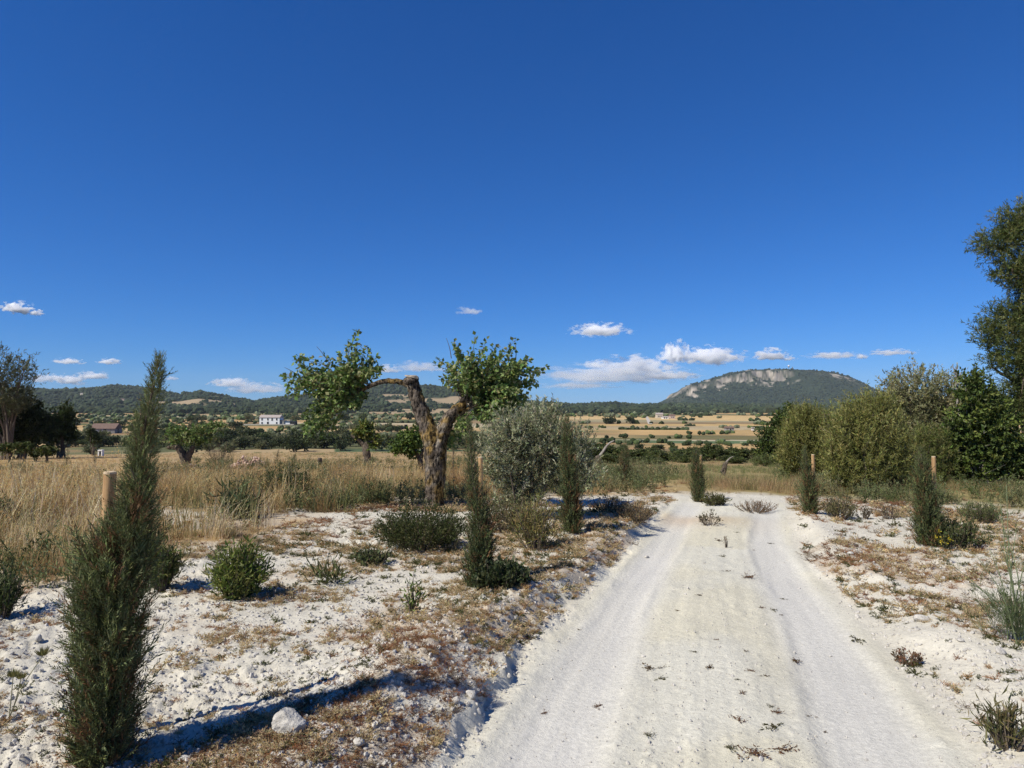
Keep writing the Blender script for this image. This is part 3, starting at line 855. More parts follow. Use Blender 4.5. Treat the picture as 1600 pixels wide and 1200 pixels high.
    (V, T, C), A = leafy_shoots(O, T_, R, 44, .07, MUL)
    build("crown", V, T, M_LEAF, r, None, C); A.out("twigs", M_TWIG, r)
    # bare shoots above the left crown
    for a_, b_ in [((515, 570), (494, 541)), ((470, 590), (444, 574)), ((705, 560), (697, 528)), ((806, 560), (804, 533))]:
        build("bare_shoot", *tube(smooth_path([L(*a_), (L(*a_) + L(*b_)) / 2 + [.02, .0, .01], L(*b_)], 6), [.007, .003], 4), M_TWIG, r)
big_mulberry()

def small_mulberry(label, base, trunk, limbs, lobes, seed, n=240, leaf=.1, cols=MUL, lw=1.0, depth=None, group=None, name="mulberry_tree"):
    """trunk and limbs as photograph paths with radii; lobes (px,py,rx,ry)"""
    R = np.random.default_rng(seed)
    x, y, z = at(*base) if depth is None else on(base[0], depth)
    k = y / F; by = 632 + (EYE - z) / k
    L = px_local((base[0], by), k)
    r = thing(name, label, "tree", (x, y, z), group)
    A = Acc()
    for pts, rads in [trunk] + limbs:
        V, T = tube(smooth_path([L(*p) for p in pts], 12, R, .01), [q * k for q in rads], 9, R, .15); A.add(V, T)
    A.out("trunk", M_BARK, r, None, True)
    lb = [(*L(a, b, R.uniform(-.2, .2) * c * k), c * k, c * k * .9, d * k) for a, b, c, d in lobes]
    (V, T, C), P0, P1 = crown_mesh(lb, R, n, leaf, .35, 14, cols, .4, .75, .3, .35, .15)
    build("crown", V, T, M_LEAF, r, None, C)
    return r
small_mulberry("gnarled dark-trunked mulberry with a wide flat crown beside the rubble heap", (290, 729),
               ([(291, 732), (289, 718), (283, 706), (276, 697)], [8, 7, 6, 4]), [([(290, 722), (296, 708), (303, 697)], [6, 5, 3]), ([(278, 700), (268, 697), (262, 700)], [4, 3, 2.4])],
               [(282, 680, 24, 16), (305, 676, 24, 16), (330, 668, 18, 12), (268, 672, 12, 9), (318, 684, 16, 12), (345, 665, 8, 6)], 31, 330)
small_mulberry("pollard mulberry with a yellow-green top left of the big mulberry trunk", (573, 731),
               ([(574, 735), (573, 715), (573, 700), (572, 690)], [6.5, 6, 6, 6]), [([(573, 700), (560, 686), (548, 680)], [4, 3, 2]), ([(573, 698), (584, 688), (588, 680)], [3, 2.5, 2])],
               [(570, 672, 17, 14), (584, 688, 11, 14), (560, 678, 10, 7), (574, 664, 9, 6)], 32, 200, .09, [(.10, .145, .035), (.19, .20, .06), (.07, .11, .03)])
small_mulberry("shaded bushy mulberry with a thin crooked trunk just left of the big mulberry", (658, 742),
               ([(660, 745), (659, 730), (656, 715), (648, 702)], [5, 4.5, 4, 3]), [([(657, 716), (662, 700)], [3, 2])],
               [(636, 690, 22, 16), (652, 680, 16, 16), (626, 702, 14, 12), (645, 706, 12, 10)], 34, 220, .085, [(.07, .12, .03), (.10, .15, .04)])

def dead_tree(label, base, limbs, seed, mat=M_GREYWOOD, cat="dead tree", name="dead_tree"):
    R = np.random.default_rng(seed)
    x, y, z = at(*base); k = y / F; L = px_local((base[0], 632 + (EYE - z) / k), k)
    r = thing(name, label, cat, (x, y, z))
    for nm, pts, rads, m_ in limbs:
        V, T = tube(smooth_path([L(*p) for p in pts], 12, R, .006), [q * k for q in rads], 9, R, .2)
        build(nm, V, T, m_, r, None, None, True)
dead_tree("pale dead forked trunk leaning right, without leaves, behind the smallest cypress of the row", (940, 734),
          [("trunk", [(941, 740), (940, 728), (935, 716), (933, 712)], [3.5, 4, 4.5, 3], M_BARK), ("branch", [(935, 716), (944, 703), (951, 693), (960, 688)], [2.4, 2, 1.6, .8], M_GREYWOOD), ("branch", [(938, 722), (926, 717)], [2, 1], M_BARK)], 41)
dead_tree("short dead stump with a forked pale tip standing in the grass beyond the track bend", (1131, 743),
          [("trunk", [(1130, 748), (1132, 735), (1133, 726), (1135, 722)], [3.6, 3.2, 3.4, 2.4], M_BARK), ("branch", [(1135, 722), (1140, 716), (1146, 713)], [1.4, 1, .5], M_GREYWOOD), ("branch", [(1132, 728), (1127, 738)], [2, 1.6], M_BARK)], 42, cat="stump", name="tree_stump")
dead_tree("charred upright stump post in the dry grass beyond the round bush", (500, 738),
          [("trunk", [(501, 745), (500, 730), (499, 715)], [3.2, 3, 3.6], M_BARK)], 43, cat="stump", name="tree_stump")

# ---------------------------------------------------------------- silvery olive
def olive():
    R = np.random.default_rng(51)
    x, y, z = on(822, 9.4); k = y / F
    L = px_local((822, 632 + (EYE - z) / k), k)
    r = thing("olive_tree", "bushy silvery olive tree right of the big mulberry, leafy down to the ground", "olive tree", (x, y, z))
    OL = [(.24, .265, .20), (.30, .325, .26), (.19, .21, .15), (.40, .42, .36), (.14, .16, .10)]
    lobes = [(820, 690, 62, 46), (850, 676, 46, 36), (790, 700, 44, 40), (880, 705, 34, 44), (845, 650, 26, 22), (800, 665, 30, 26), (830, 740, 66, 42), (890, 745, 30, 34), (770, 735, 26, 34), (810, 775, 38, 24), (862, 636, 10, 12), (908, 700, 24, 32), (915, 738, 24, 30), (836, 644, 10, 10)]
    lb = [(*L(a, b, R.uniform(-.25, .25)), c * k, c * k * .9, d * k) for a, b, c, d in lobes]
    (V, T, C), P0, P1 = crown_mesh(lb, R, 1900, .055, .30, 15, OL, .8, .26, .3, .25)
    build("crown", V, T, M_LEAF, r, None, C)
    A = Acc()
    root = np.array([0, 0, -.05])
    for q in range(10):
        t = .8 * L(*[(790, 690), (830, 660), (870, 690), (850, 720), (800, 730), (880, 740), (815, 645), (845, 640)][q % 8], R.uniform(-.4, .4)) + R.normal(size=3) * .08
        b0 = root + R.normal(size=3) * [.12, .12, 0]
        A.add(*tube(smooth_path([b0, b0 * .6 + t * .4 + R.normal(size=3) * .06, t], 10), [.028, .006], 6))
    for q in R.choice(len(P0), 260):
        A.add(*tube([P0[q], P1[q]], [.003, .0015], 3))
    A.out("branches", M_TWIG, r)
olive()
R0 = np.random.default_rng(60)
def S(name, label, cat, px, w_px, h_px, **kw):
    x, y, z = at(*px); k = y / F
    return shrub(name, label, cat, (x, y, z), w_px * k, h_px * k, np.random.default_rng(int(px[0] * 7 + px[1])), **kw)
GRN = [(.045, .065, .022), (.06, .085, .03), (.035, .05, .02)]
S("shrub", "wide low dark green bush in front of the big mulberry trunk", "bush", (655, 858), 150, 74, stems=330, per=34, leaf=.035, wl=.3, cols=[(.045, .062, .024), (.06, .078, .03), (.085, .09, .04)], upright=.3, depth_w=1.0)
S("shrub", "round dark green bush in the golden grass below the white farmhouse", "bush", (447, 792), 84, 72, stems=200, per=30, leaf=.05, wl=.25, cols=[(.05, .072, .03), (.075, .10, .04), (.09, .10, .05)], upright=.45)
S("shrub", "bright green broad-leaved shrub on the chalk, right of the tall cypress", "bush", (372, 934), 92, 86, stems=80, per=34, leaf=.055, wl=.28, cols=[(.12, .16, .04), (.09, .13, .035), (.16, .18, .06)], upright=.55, start=.1)
S("shrub", "yellow-green shrub half hidden behind the tall foreground cypress", "bush", (252, 925), 60, 78, stems=60, per=28, leaf=.05, wl=.25, cols=[(.09, .12, .035), (.06, .085, .03), (.15, .15, .06)], upright=.6)
S("sapling", "small single upright green sprig alone on the chalk near the track", "plant", (645, 957), 34, 60, stems=7, per=22, leaf=.045, wl=.25, cols=[(.10, .15, .04), (.13, .17, .05)], upright=.8, start=.05)
S("shrub", "dark feathery shrub cut by the left edge of the photo on the chalk", "bush", (2, 965), 62, 80, stems=46, per=26, leaf=.05, wl=.2, cols=[(.05, .075, .03), (.08, .10, .045)], upright=.3)
S("shrub", "green bush in the golden grass at the left edge, above the feathery one", "bush", (3, 835), 46, 62, stems=60, per=26, leaf=.05, wl=.25, cols=[(.06, .08, .03), (.09, .11, .05)], upright=.5)
S("rush_tuft", "blue-green spiky tuft in the golden grass left of the round dark bush", "plant", (366, 810), 44, 34, stems=110, per=3, leaf=.22, wl=.05, cols=[(.13, .16, .10), (.10, .13, .08)], upright=.7, bark=False, start=0, mat=M_STRAW)
S("shrub", "bare brownish twiggy bush behind the rubble heap beside the gnarled mulberry", "bush", (343, 727), 52, 44, stems=140, per=14, leaf=.07, wl=.12, cols=[(.09, .085, .05), (.12, .10, .07)], upright=.4)
S("shrub", "yellowing scrub with dry stems at the olive foot, between the two dark cypresses", "bush", (838, 858), 82, 84, stems=110, per=16, leaf=.06, wl=.14, cols=[(.20, .19, .08), (.12, .13, .05), (.27, .22, .12)], upright=.5)
S("shrub", "brown-stemmed scrub under the left side of the silvery olive", "bush", (790, 832), 90, 66, stems=110, per=18, leaf=.05, wl=.18, cols=[(.10, .11, .055), (.15, .13, .08), (.08, .095, .04)], upright=.4)
S("ground_ivy", "dark trailing ivy spreading over the chalk at a cypress foot before the olive", "ivy", (778, 918), 92, 44, stems=110, per=22, leaf=.035, wl=.75, cols=[(.04, .058, .028), (.06, .075, .04)], upright=.05, depth_w=.42)
S("ground_ivy", "dark spreading weed with leafy spikes at the foot of the yellow-flowered cypress", "weed", (1492, 856), 92, 46, stems=80, per=22, leaf=.045, wl=.4, cols=[(.05, .065, .03), (.075, .085, .04)], upright=.2, depth_w=.6)
S("weed", "tall dark seed spike beside the yellow-flowered cypress", "weed", (1481, 850), 10, 56, stems=5, per=30, leaf=.025, wl=.5, cols=[(.07, .055, .04), (.05, .05, .03)], upright=.8)
S("weed", "pale olive twiggy weed clump at the right edge of the track bend", "weed", (1312, 810), 56, 36, stems=90, per=12, leaf=.05, wl=.25, cols=[(.14, .135, .08), (.10, .10, .06), (.19, .17, .11)], upright=.3)
S("weed", "dark twiggy weed standing alone on the white track bend", "weed", (1108, 821), 40, 24, stems=16, per=14, leaf=.035, wl=.4, cols=[(.06, .06, .04), (.09, .075, .05)], upright=.3)
S("weed", "reddish low twiggy weeds spread across the white track bend", "weed", (1180, 800), 76, 18, stems=70, per=10, leaf=.03, wl=.3, cols=[(.15, .09, .065), (.12, .08, .06), (.20, .14, .09)], upright=.2, depth_w=.7)
S("weed", "brown twiggy weed on the left bank end where the track bends", "weed", (992, 815), 62, 34, stems=90, per=10, leaf=.035, wl=.25, cols=[(.15, .11, .07), (.20, .15, .09), (.10, .08, .055)], upright=.35, depth_w=.8)
S("weed", "straw-brown weed between the slim cypress and the left bank end", "weed", (950, 800), 64, 26, stems=90, per=10, leaf=.04, wl=.2, cols=[(.26, .19, .11), (.18, .13, .08)], upright=.4, depth_w=.8)
S("weed", "thin upright dry twig standing in the middle of the track", "weed", (1135, 856), 9, 22, stems=4, per=7, leaf=.02, wl=.3, cols=[(.16, .12, .09)], upright=.7)
S("weed", "low dark green mat at the foot of the cypress on the far bend", "weed", (1118, 789), 42, 16, stems=70, per=14, leaf=.05, wl=.3, cols=[(.06, .07, .03), (.09, .09, .04)], upright=.2)
S("weed", "grey bare weed between the twiggy clump and the yellow-flowered cypress", "weed", (1389, 811), 30, 22, stems=18, per=10, leaf=.04, wl=.3, cols=[(.12, .09, .08), (.09, .08, .06)], upright=.3)
S("weed", "dark little weed just right of the pale twiggy clump", "weed", (1350, 811), 24, 18, stems=14, per=10, leaf=.04, wl=.3, cols=[(.09, .075, .06)], upright=.3)
S("grass_clump", "grey-green grass clump on the chalk below the round bush", "grass clump", (516, 912), 34, 24, stems=60, per=2, leaf=.12, wl=.06, cols=[(.13, .15, .08), (.10, .12, .06)], upright=.4, bark=False, start=0, mat=M_STRAW)
S("weed", "low leafy green weeds on the chalk before the wide low bush", "weed", (582, 882), 60, 22, stems=40, per=14, leaf=.045, wl=.45, cols=[(.08, .10, .05), (.12, .13, .07)], upright=.2, depth_w=.3)
S("weed", "spiky dark rosette with seed stalks in the bottom right corner", "plant", (1578, 1168), 70, 66, stems=34, per=9, leaf=.065, wl=.12, cols=[(.10, .105, .05), (.16, .14, .08), (.07, .075, .04)], upright=.35)
S("weed", "reddish crouching weed on the right bank above the corner rosette", "weed", (1418, 1040), 40, 26, stems=24, per=14, leaf=.02, wl=.5, cols=[(.16, .075, .05), (.11, .07, .045)], upright=.2)
S("shrub", "low grey-green scrub on the chalk behind the fennel, at the right edge", "bush", (1530, 815), 60, 34, stems=70, per=18, leaf=.05, wl=.2, cols=[(.12, .14, .07), (.09, .11, .05)], upright=.3)

def fennel():
    R = np.random.default_rng(71)
    x, y, z = at(1592, 1004); k = y / F
    L = px_local((1592, 632 + (EYE - z) / k), k)
    r = thing("fennel_plant", "feathery green fennel with long leaning stalks at the right edge", "plant", (x, y, z))
    A = Acc(); P = []; D = []
    tips = [(1510, 905), (1530, 870), (1553, 840), (1575, 800), (1590, 790), (1600, 760), (1493, 880), (1545, 920), (1610, 830), (1625, 800), (1525, 935), (1640, 860), (1570, 860), (1560, 930)]
    for t in tips:
        p1 = L(t[0], t[1], R.uniform(-.15, .15)); p0 = R.normal(size=3) * [.03, .03, 0]
        pa = smooth_path([p0, p0 * .5 + p1 * .5 + [.04 if t[0] < 1590 else -.03, 0, .05], p1], 9)
        A.add(*tube(pa, [.0045, .0016], 5))
        for q in range(1, 9):
            for _ in range(2):
                P.append(pa[q]); D.append(unit(pa[q] - pa[q - 1] + R.normal(size=3) * .05 + R.normal(size=3) * .03))
    n0 = len(P)
    for q in range(150):
        a = R.uniform(0, 6.28); s = abs(R.normal()) * .14
        P.append([math.cos(a) * s, math.sin(a) * s * .7, R.uniform(.02, .22)]); D.append(unit(np.array([math.cos(a) * .5, math.sin(a) * .5, 1.]) + R.normal(size=3) * .3))
    P = np.array(P); D = np.array(D)
    Ls = np.concatenate([np.full(n0, .07), np.full(150, .15)]) * R.uniform(.6, 1.3, len(P))
    V, T, C = sprays(P, D, Ls, R, 16, .45, .035, .5, (.10, .135, .075), .3)
    build("foliage", V, T, M_LEAF, r, None, C); A.out("stalks", mat_plain("green_stalk", (.16, .19, .10), .7, .2, 30), r)
fennel()

def carrot(label, base, heads, seed):
    R = np.random.default_rng(seed)
    x, y, z = at(*base); k = y / F; L = px_local((base[0], 632 + (EYE - z) / k), k)
    r = thing("wild_carrot", label, "plant", (x, y, z))
    A = Acc()
    for hx, hy, s in heads:
        p = L(hx, hy, R.uniform(-.05, .05))
        pa = smooth_path([[0, 0, 0], p * .5 + R.normal(size=3) * .015, p], 9)
        A.add(*tube(pa, [.003, .002], 5))
        n = 90; a = R.uniform(0, 6.28, n); q = np.sqrt(R.random(n))
        P = p + np.stack([np.cos(a) * q * s * .25, np.sin(a) * q * s * .25, np.zeros(n)], 1)
        D = unit(np.stack([np.cos(a) * q * .8, np.sin(a) * q * .8, np.full(n, 1.)], 1) + R.normal(size=(n, 3)) * .12)
        V, T, C = leaves(P, D, s * R.uniform(.7, 1.1, n), .004, R, .02, (.17, .17, .085), .3)
        build("seed_head", V, T, M_STRAW, r, None, C)
    A.out("stalks", M_STALK, r)
M_STALK = mat_plain("dry_stalk", (.22, .21, .13), .8, .2, 30)
carrot("wild carrot with three fluffy seed heads at the left edge before the tall cypress", (14, 1128), [(58, 1024, .05), (42, 1050, .042), (14, 1056, .045)], 5)

# yellow ragwort flowers at the foot of the seventh cypress
def flowers():
    R = np.random.default_rng(72)
    x, y, z = at(1472, 858); k = y / F
    r = thing("yellow_flower", "sprig of small yellow flowers at a cypress foot on the right", "flower", (x, y - .05, z))
    A = Acc(); P = []
    for q in range(14):
        p = np.array([R.normal() * .045, R.normal() * .04, R.uniform(.06, .2)])
        A.add(*tube([[0, 0, 0], p * .6, p], [.002, .001], 4)); P.append(p)
    A.out("stalks", M_STALK, r)
    P = np.repeat(np.array(P), 12, axis=0)
    V, T, C = leaves(P + R.normal(size=P.shape) * .008, unit(R.normal(size=P.shape) + [0, -.3, .6]), .02, .012, R, .05, (.5, .42, .05), .2)
    build("petals", V, T, M_LEAF, r, None, C)["kind"] = "stuff"
flowers()
# ---------------------------------------------------------------- big shrubs and trees on the right
def lobed(name, label, cat, base_px, depth, lobes, seed, n, leaf, per, cols, up, wl, tw, shell=.3, stems=12, vary=.3, group=None, thick=.9, droop=0., stem_r=.03, mat=None, stem_tips=None, bark=None):
    R = np.random.default_rng(seed)
    x, y, z = on(base_px, depth); k = y / F
    L = px_local((base_px, 632 + (EYE - z) / k), k)
    r = thing(name, label, cat, (x, y, z), group)
    lb = []
    for l_ in lobes:
        a, b, c, d = l_[:4]; dy = l_[4] if len(l_) > 4 else R.uniform(-.25, .25) * c * k
        lb.append((*L(a, b, dy), c * k, c * k * thick, d * k))
    (V, T, C), P0, P1 = crown_mesh(lb, R, n, leaf, tw, per, cols, up, wl, vary, shell, droop)
    m = V.reshape(-1, 4, 3)[:, 0, 2] > .01
    V4 = V.reshape(-1, 4, 3)[m]; C4 = C.reshape(-1, 4, 3)[m]; q = len(V4)
    b_ = np.arange(q)[:, None] * 4
    build("crown", V4.reshape(-1, 3), np.concatenate([b_ + np.array([[0, 1, 2]]), b_ + np.array([[0, 2, 3]])]), mat or M_LEAF, r, None, C4.reshape(-1, 3))
    A = Acc()
    for s in range(stems):
        l_ = lb[s % len(lb)]
        t = np.array(l_[:3]) + R.normal(size=3) * np.array(l_[3:6]) * .35
        b0 = R.normal(size=3) * [.2, .2, 0] * min(1, l_[3]) + [0, 0, -.05]
        A.add(*tube(smooth_path([b0, b0 * .7 + t * .3 + R.normal(size=3) * .1 + [0, 0, t[2] * .2], t], 9), [stem_r, stem_r * .25], 5))
    for q in R.choice(len(P0), min(len(P0), 160)):
        A.add(*tube([P0[q], P1[q]], [.005, .002], 3))
    A.out("stems", bark or M_TWIG, r)
    return r, L

BRM = [(.20, .215, .08), (.235, .25, .10), (.15, .17, .065), (.30, .30, .14)]
lobed("shrub", "large soft olive-green broom-like shrub right of the track bend, widest of the row", "bush", 1345, 14.2,
      [(1345, 700, 58, 66), (1318, 690, 34, 62), (1375, 680, 44, 62), (1350, 650, 40, 36), (1330, 742, 40, 32), (1395, 720, 34, 46), (1372, 640, 28, 28), (1300, 720, 18, 36)], 81, 3800, .075, 18, BRM, 1.1, .11, .36, .15, 26)
lobed("shrub", "olive-green broom-like shrub at the left end of the right-hand row, behind the bend stake", "bush", 1256, 18.,
      [(1258, 685, 34, 46), (1240, 700, 26, 42), (1278, 680, 28, 44), (1262, 655, 24, 26), (1270, 722, 26, 20), (1235, 722, 20, 18)], 82, 2400, .08, 18, BRM, 1.1, .11, .38, .15, 20)
OLG = [(.20, .21, .13), (.25, .26, .175), (.16, .17, .10), (.32, .32, .23)]
lobed("olive_tree", "tall rounded grey-green wild olive rising behind the broom-like shrubs", "olive tree", 1440, 20.,
      [(1430, 610, 50, 42), (1470, 625, 44, 46), (1400, 620, 28, 36), (1455, 660, 56, 50), (1420, 660, 40, 46), (1440, 700, 60, 40), (1490, 660, 30, 50)], 83, 2600, .085, 16, OLG, .6, .28, .42, .3, 16)
lobed("shrub", "mid green shrub filling the gap behind the yellow-flowered cypress", "bush", 1440, 16.5,
      [(1440, 715, 44, 38), (1470, 725, 34, 34), (1415, 735, 30, 26), (1450, 690, 30, 26), (1432, 748, 40, 18)], 84, 1900, .075, 17, [(.12, .15, .05), (.15, .18, .07), (.19, .19, .09)], .8, .16, .3, .2, 16)
DKG = [(.06, .095, .027), (.09, .13, .038), (.045, .07, .022), (.14, .18, .055)]
lobed("tree", "dark glossy green tree beside the grey olive, with pale stems low at its right", "tree", 1530, 16.5,
      [(1522, 630, 30, 46), (1515, 600, 17, 24), (1540, 670, 46, 46), (1500, 680, 28, 44), (1570, 690, 40, 50), (1530, 725, 50, 30), (1590, 720, 34, 34), (1555, 640, 22, 30)], 85, 1700, .095, 14, DKG, .3, .55, .4, .3, 18, bark=M_GREYWOOD)
def tall_tree():
    PN = [(.085, .115, .042), (.115, .145, .055), (.06, .085, .032), (.16, .18, .08)]
    r, L = lobed("tall_tree", "tallest tree, dark and feathery with gaps, cut by the right edge of the photo", "tree", 1608, 17.,
      [(1562, 380, 40, 28), (1592, 345, 34, 30), (1620, 370, 50, 42), (1580, 420, 34, 22), (1606, 440, 40, 26), (1585, 490, 40, 24), (1560, 515, 36, 20), (1600, 530, 46, 34), (1575, 560, 40, 24), (1620, 480, 40, 40), (1605, 590, 44, 40), (1640, 420, 50, 60), (1640, 540, 50, 60), (1590, 625, 40, 26), (1630, 640, 50, 40), (1700, 500, 60, 110), (1550, 535, 20, 10)], 86, 4600, .10, 17, PN, .35, .16, .42, .25, 0, thick=.8)
    R = np.random.default_rng(86)
    A = Acc()
    P = smooth_path([L(1612, 770), L(1606, 690), L(1600, 600), L(1608, 500), L(1622, 400), L(1626, 350)], 20, R, .02)
    A.add(*tube(P, [.17, .13, .10, .05], 9, R, .1))
    for a, b, rd in [((1600, 600), (1560, 555), .05), ((1603, 540), (1570, 505), .05), ((1606, 520), (1590, 480), .05), ((1612, 460), (1570, 425), .05), ((1618, 420), (1560, 380), .05), ((1622, 390), (1592, 345), .04), ((1606, 500), (1640, 440), .05), ((1606, 690), (1570, 560), .05), ((1590, 700), (1583, 590), .035)]:
        A.add(*tube(smooth_path([L(*a), (L(*a) + L(*b)) / 2 + R.normal(size=3) * .12, L(*b, R.uniform(-.4, .4))], 8, R, .02), [rd, .012], 6))
    A.out("trunk", M_BARK, r, None, True)
tall_tree()
def bare_poles():
    R = np.random.default_rng(87)
    x, y, z = on(1497, 16.8); k = y / F; L = px_local((1497, 632 + (EYE - z) / k), k)
    r = thing("dead_tree", "thin bare grey dead top sticking up between the grey olive and the dark tree", "dead tree", (x, y, z))
    A = Acc()
    for pts in [[(1497, 760), (1497, 620), (1494, 572)], [(1496, 592), (1488, 570)], [(1497, 600), (1503, 580)], [(1496, 620), (1488, 600)]]:
        A.add(*tube(smooth_path([L(*p) for p in pts], 8, R, .01), [.05 if len(pts) > 2 else .02, .01], 6))
    A.out("trunk", M_GREYWOOD, r)
bare_poles()
lobed("tree", "dark rounded tree behind the left end of the right-hand shrub row", "tree", 1222, 34.,
      [(1228, 668, 28, 26), (1212, 690, 24, 26), (1240, 655, 20, 20), (1200, 706, 18, 14), (1250, 690, 26, 36)], 88, 900, .16, 13, [(.05, .08, .022), (.035, .055, .02), (.075, .105, .03)], .4, .5, .7, .35, 8)
lobed("shrub", "low pale green bush in front of the dark rounded tree by the right-hand row", "bush", 1196, 33., [(1196, 722, 24, 12), (1215, 726, 18, 9)], 89, 260, .12, 14, [(.11, .14, .06), (.09, .12, .05)], .8, .2, .4, .2, 6)
S("shrub", "rusty dry scrub under the broom-like shrub by the right-hand row", "bush", (1385, 772), 70, 26, stems=120, per=12, leaf=.09, wl=.12, cols=[(.17, .11, .07), (.12, .085, .05), (.22, .17, .10)], upright=.4, depth_w=.8)

# hedge of scrub closing the field beyond the track
proto = None
R = np.random.default_rng(90)
HEDGE_COLS = [(.065, .09, .032), (.09, .115, .042), (.05, .068, .028), (.115, .13, .06)]
hedge_protos = []
for q in range(4):
    hedge_protos.append(None)
hp = [(912, 44, 60), (945, 56, 58), (985, 52, 40), (1012, 36, 44), (1042, 44, 34), (1066, 40, 46), (1095, 52, 50), (1128, 48, 44), (1160, 50, 42), (1188, 40, 36), (885, 40, 40), (1070, 34, 30), (1150, 36, 26), (1010, 44, 28), (960, 40, 34)]
HEDGE_LABELS = ["bush right behind the pale dead forked trunk", "bush behind the smallest cypress of the row", "dark hedge bush first right of the smallest cypress of the row", "hedge bush with rounded top, midway between the two bend-side cypresses", "low hedge bush left of the cypress at the far bend", "hedge bush just left behind the cypress at the far bend", "broad hedge bush right behind the cypress at the far bend", "hedge bush behind the forked-tip stump", "hedge bush right of the forked-tip stump", "last hedge bush, before the dark rounded tree",
                "hedge bush seen just right of the slim dark cypress by the olive", "low front bush left of the far bend cypress, below the hedge", "low front bush right of the forked-tip stump", "low front bush below the hedge midway to the far bend cypress", "low front bush right beside the smallest cypress of the row"]
for q, ((hx, hw, hh), lab) in enumerate(zip(hp, HEDGE_LABELS)):
    dep = 44 + R.uniform(-3, 5) - (6 if q > 10 else 0)
    w = hw * dep / F * 1.25; h = hh * dep / F * .56
    x, y, z = on(hx, dep)
    k = q % 4
    if hedge_protos[k] is None:
        Rk = np.random.default_rng(900 + k)
        t = thing("hedge_bush", lab, "bush", (0, 0, 0), "dark scrub bushes closing the field beyond the track")
        lb = [(Rk.uniform(-.3, .3), Rk.uniform(-.3, .3), Rk.uniform(.3, .62), Rk.uniform(.22, .36), Rk.uniform(.25, .35), Rk.uniform(.2, .34)) for _ in range(6)] + [(0, 0, .3, .5, .45, .3)]
        (V, T, C), P0, P1 = crown_mesh(lb, Rk, 620, .075, .17, 12, HEDGE_COLS, .6, .45, .3, .4)
        V[:, 2] = np.maximum(V[:, 2], -.05)
        build("foliage", V, T, M_LEAF, t, None, C)
        A = Acc()
        for s in range(8):
            l_ = lb[s % 7]
            A.add(*tube(smooth_path([[Rk.normal() * .06, Rk.normal() * .06, -.03], [l_[0] * .4, l_[1] * .4, l_[2] * .6], l_[:3]], 6), [.02, .006], 5))
        A.out("stems", M_TWIG, t)
        hedge_protos[k] = t
        t.location = (x, y, z); t.scale = (w, w * .9, h); t.rotation_euler.z = R.uniform(0, 6)
    else:
        copy_thing(hedge_protos[k], (x, y, z), R.uniform(0, 6), (w, w * .9, h), lab)

# ---------------------------------------------------------------- trees on the left
lobed("tall_tree", "tall thin-leaved grey-green tree at the left edge, taller than the dark trees below", "tree", 12, 56.,
      [(18, 590, 38, 36), (40, 580, 18, 16), (-10, 580, 40, 40), (0, 620, 44, 34), (28, 625, 24, 26), (-40, 620, 40, 50)], 95, 800, .30, 11, [(.11, .125, .075), (.085, .10, .055), (.14, .15, .10)], .7, .2, 1.3, .45, 12, stem_r=.12)
lobed("tree", "dense blackish green tree mass below the tall thin-leaved tree at the left edge", "tree", 35, 58.,
      [(30, 660, 40, 34), (58, 672, 28, 26), (5, 670, 36, 34), (45, 640, 18, 18), (-20, 660, 30, 34)], 96, 1200, .27, 12, [(.03, .045, .018), (.045, .062, .024), (.022, .034, .014)], .3, .55, 1.0, .4, 8, stem_r=.1)
lobed("tree", "separate dark green tree right of the blackish tree mass at left", "tree", 98, 60.,
      [(98, 660, 18, 20), (104, 645, 9, 12), (88, 674, 17, 17), (110, 678, 10, 14)], 97, 520, .25, 12, [(.04, .06, .022), (.055, .08, .03), (.03, .045, .018)], .4, .5, .9, .4, 6, stem_r=.09)
lobed("tree", "dark green small tree beside the white pump house", "tree", 147, 74., [(146, 682, 8, 7), (150, 688, 9, 6), (143, 674, 5, 6)], 98, 200, .2, 12, [(.04, .058, .025), (.05, .07, .03)], .4, .5, .5, .4, 4, stem_r=.06)
for q, (tx, ty, top, hw, lab) in enumerate([(15, 722, 692, 22, "flat-topped orchard tree at the left edge of the golden field, first of four"), (38, 722, 690, 14, "flat-topped orchard tree second from the left edge of the golden field"), (56, 721, 704, 10, "smallest low orchard tree, third from the left edge of the golden field"), (74, 723, 697, 14, "thin-trunked flat orchard tree, fourth from the left edge of the golden field")]):
    hmid = ty - top
    small_mulberry(lab, (tx, ty), ([(tx, ty + 2), (tx - 1, ty - hmid * .3), (tx + 1, ty - hmid * .6)], [2.2, 1.8, 1.5]), [([(tx, ty - hmid * .4), (tx - hw * .6, ty - hmid * .75)], [1.3, .7]), ([(tx, ty - hmid * .4), (tx + hw * .6, ty - hmid * .75)], [1.3, .7])],
                   [(tx - hw * .4, ty - hmid * .75, hw * .6, hmid * .24), (tx + hw * .4, ty - hmid * .72, hw * .6, hmid * .24), (tx, ty - hmid * .8, hw * .5, hmid * .2)], 100 + q, 110, .13, [(.075, .10, .03), (.05, .075, .025), (.10, .12, .045)], group="flat-topped orchard trees at the left", name="orchard_tree")

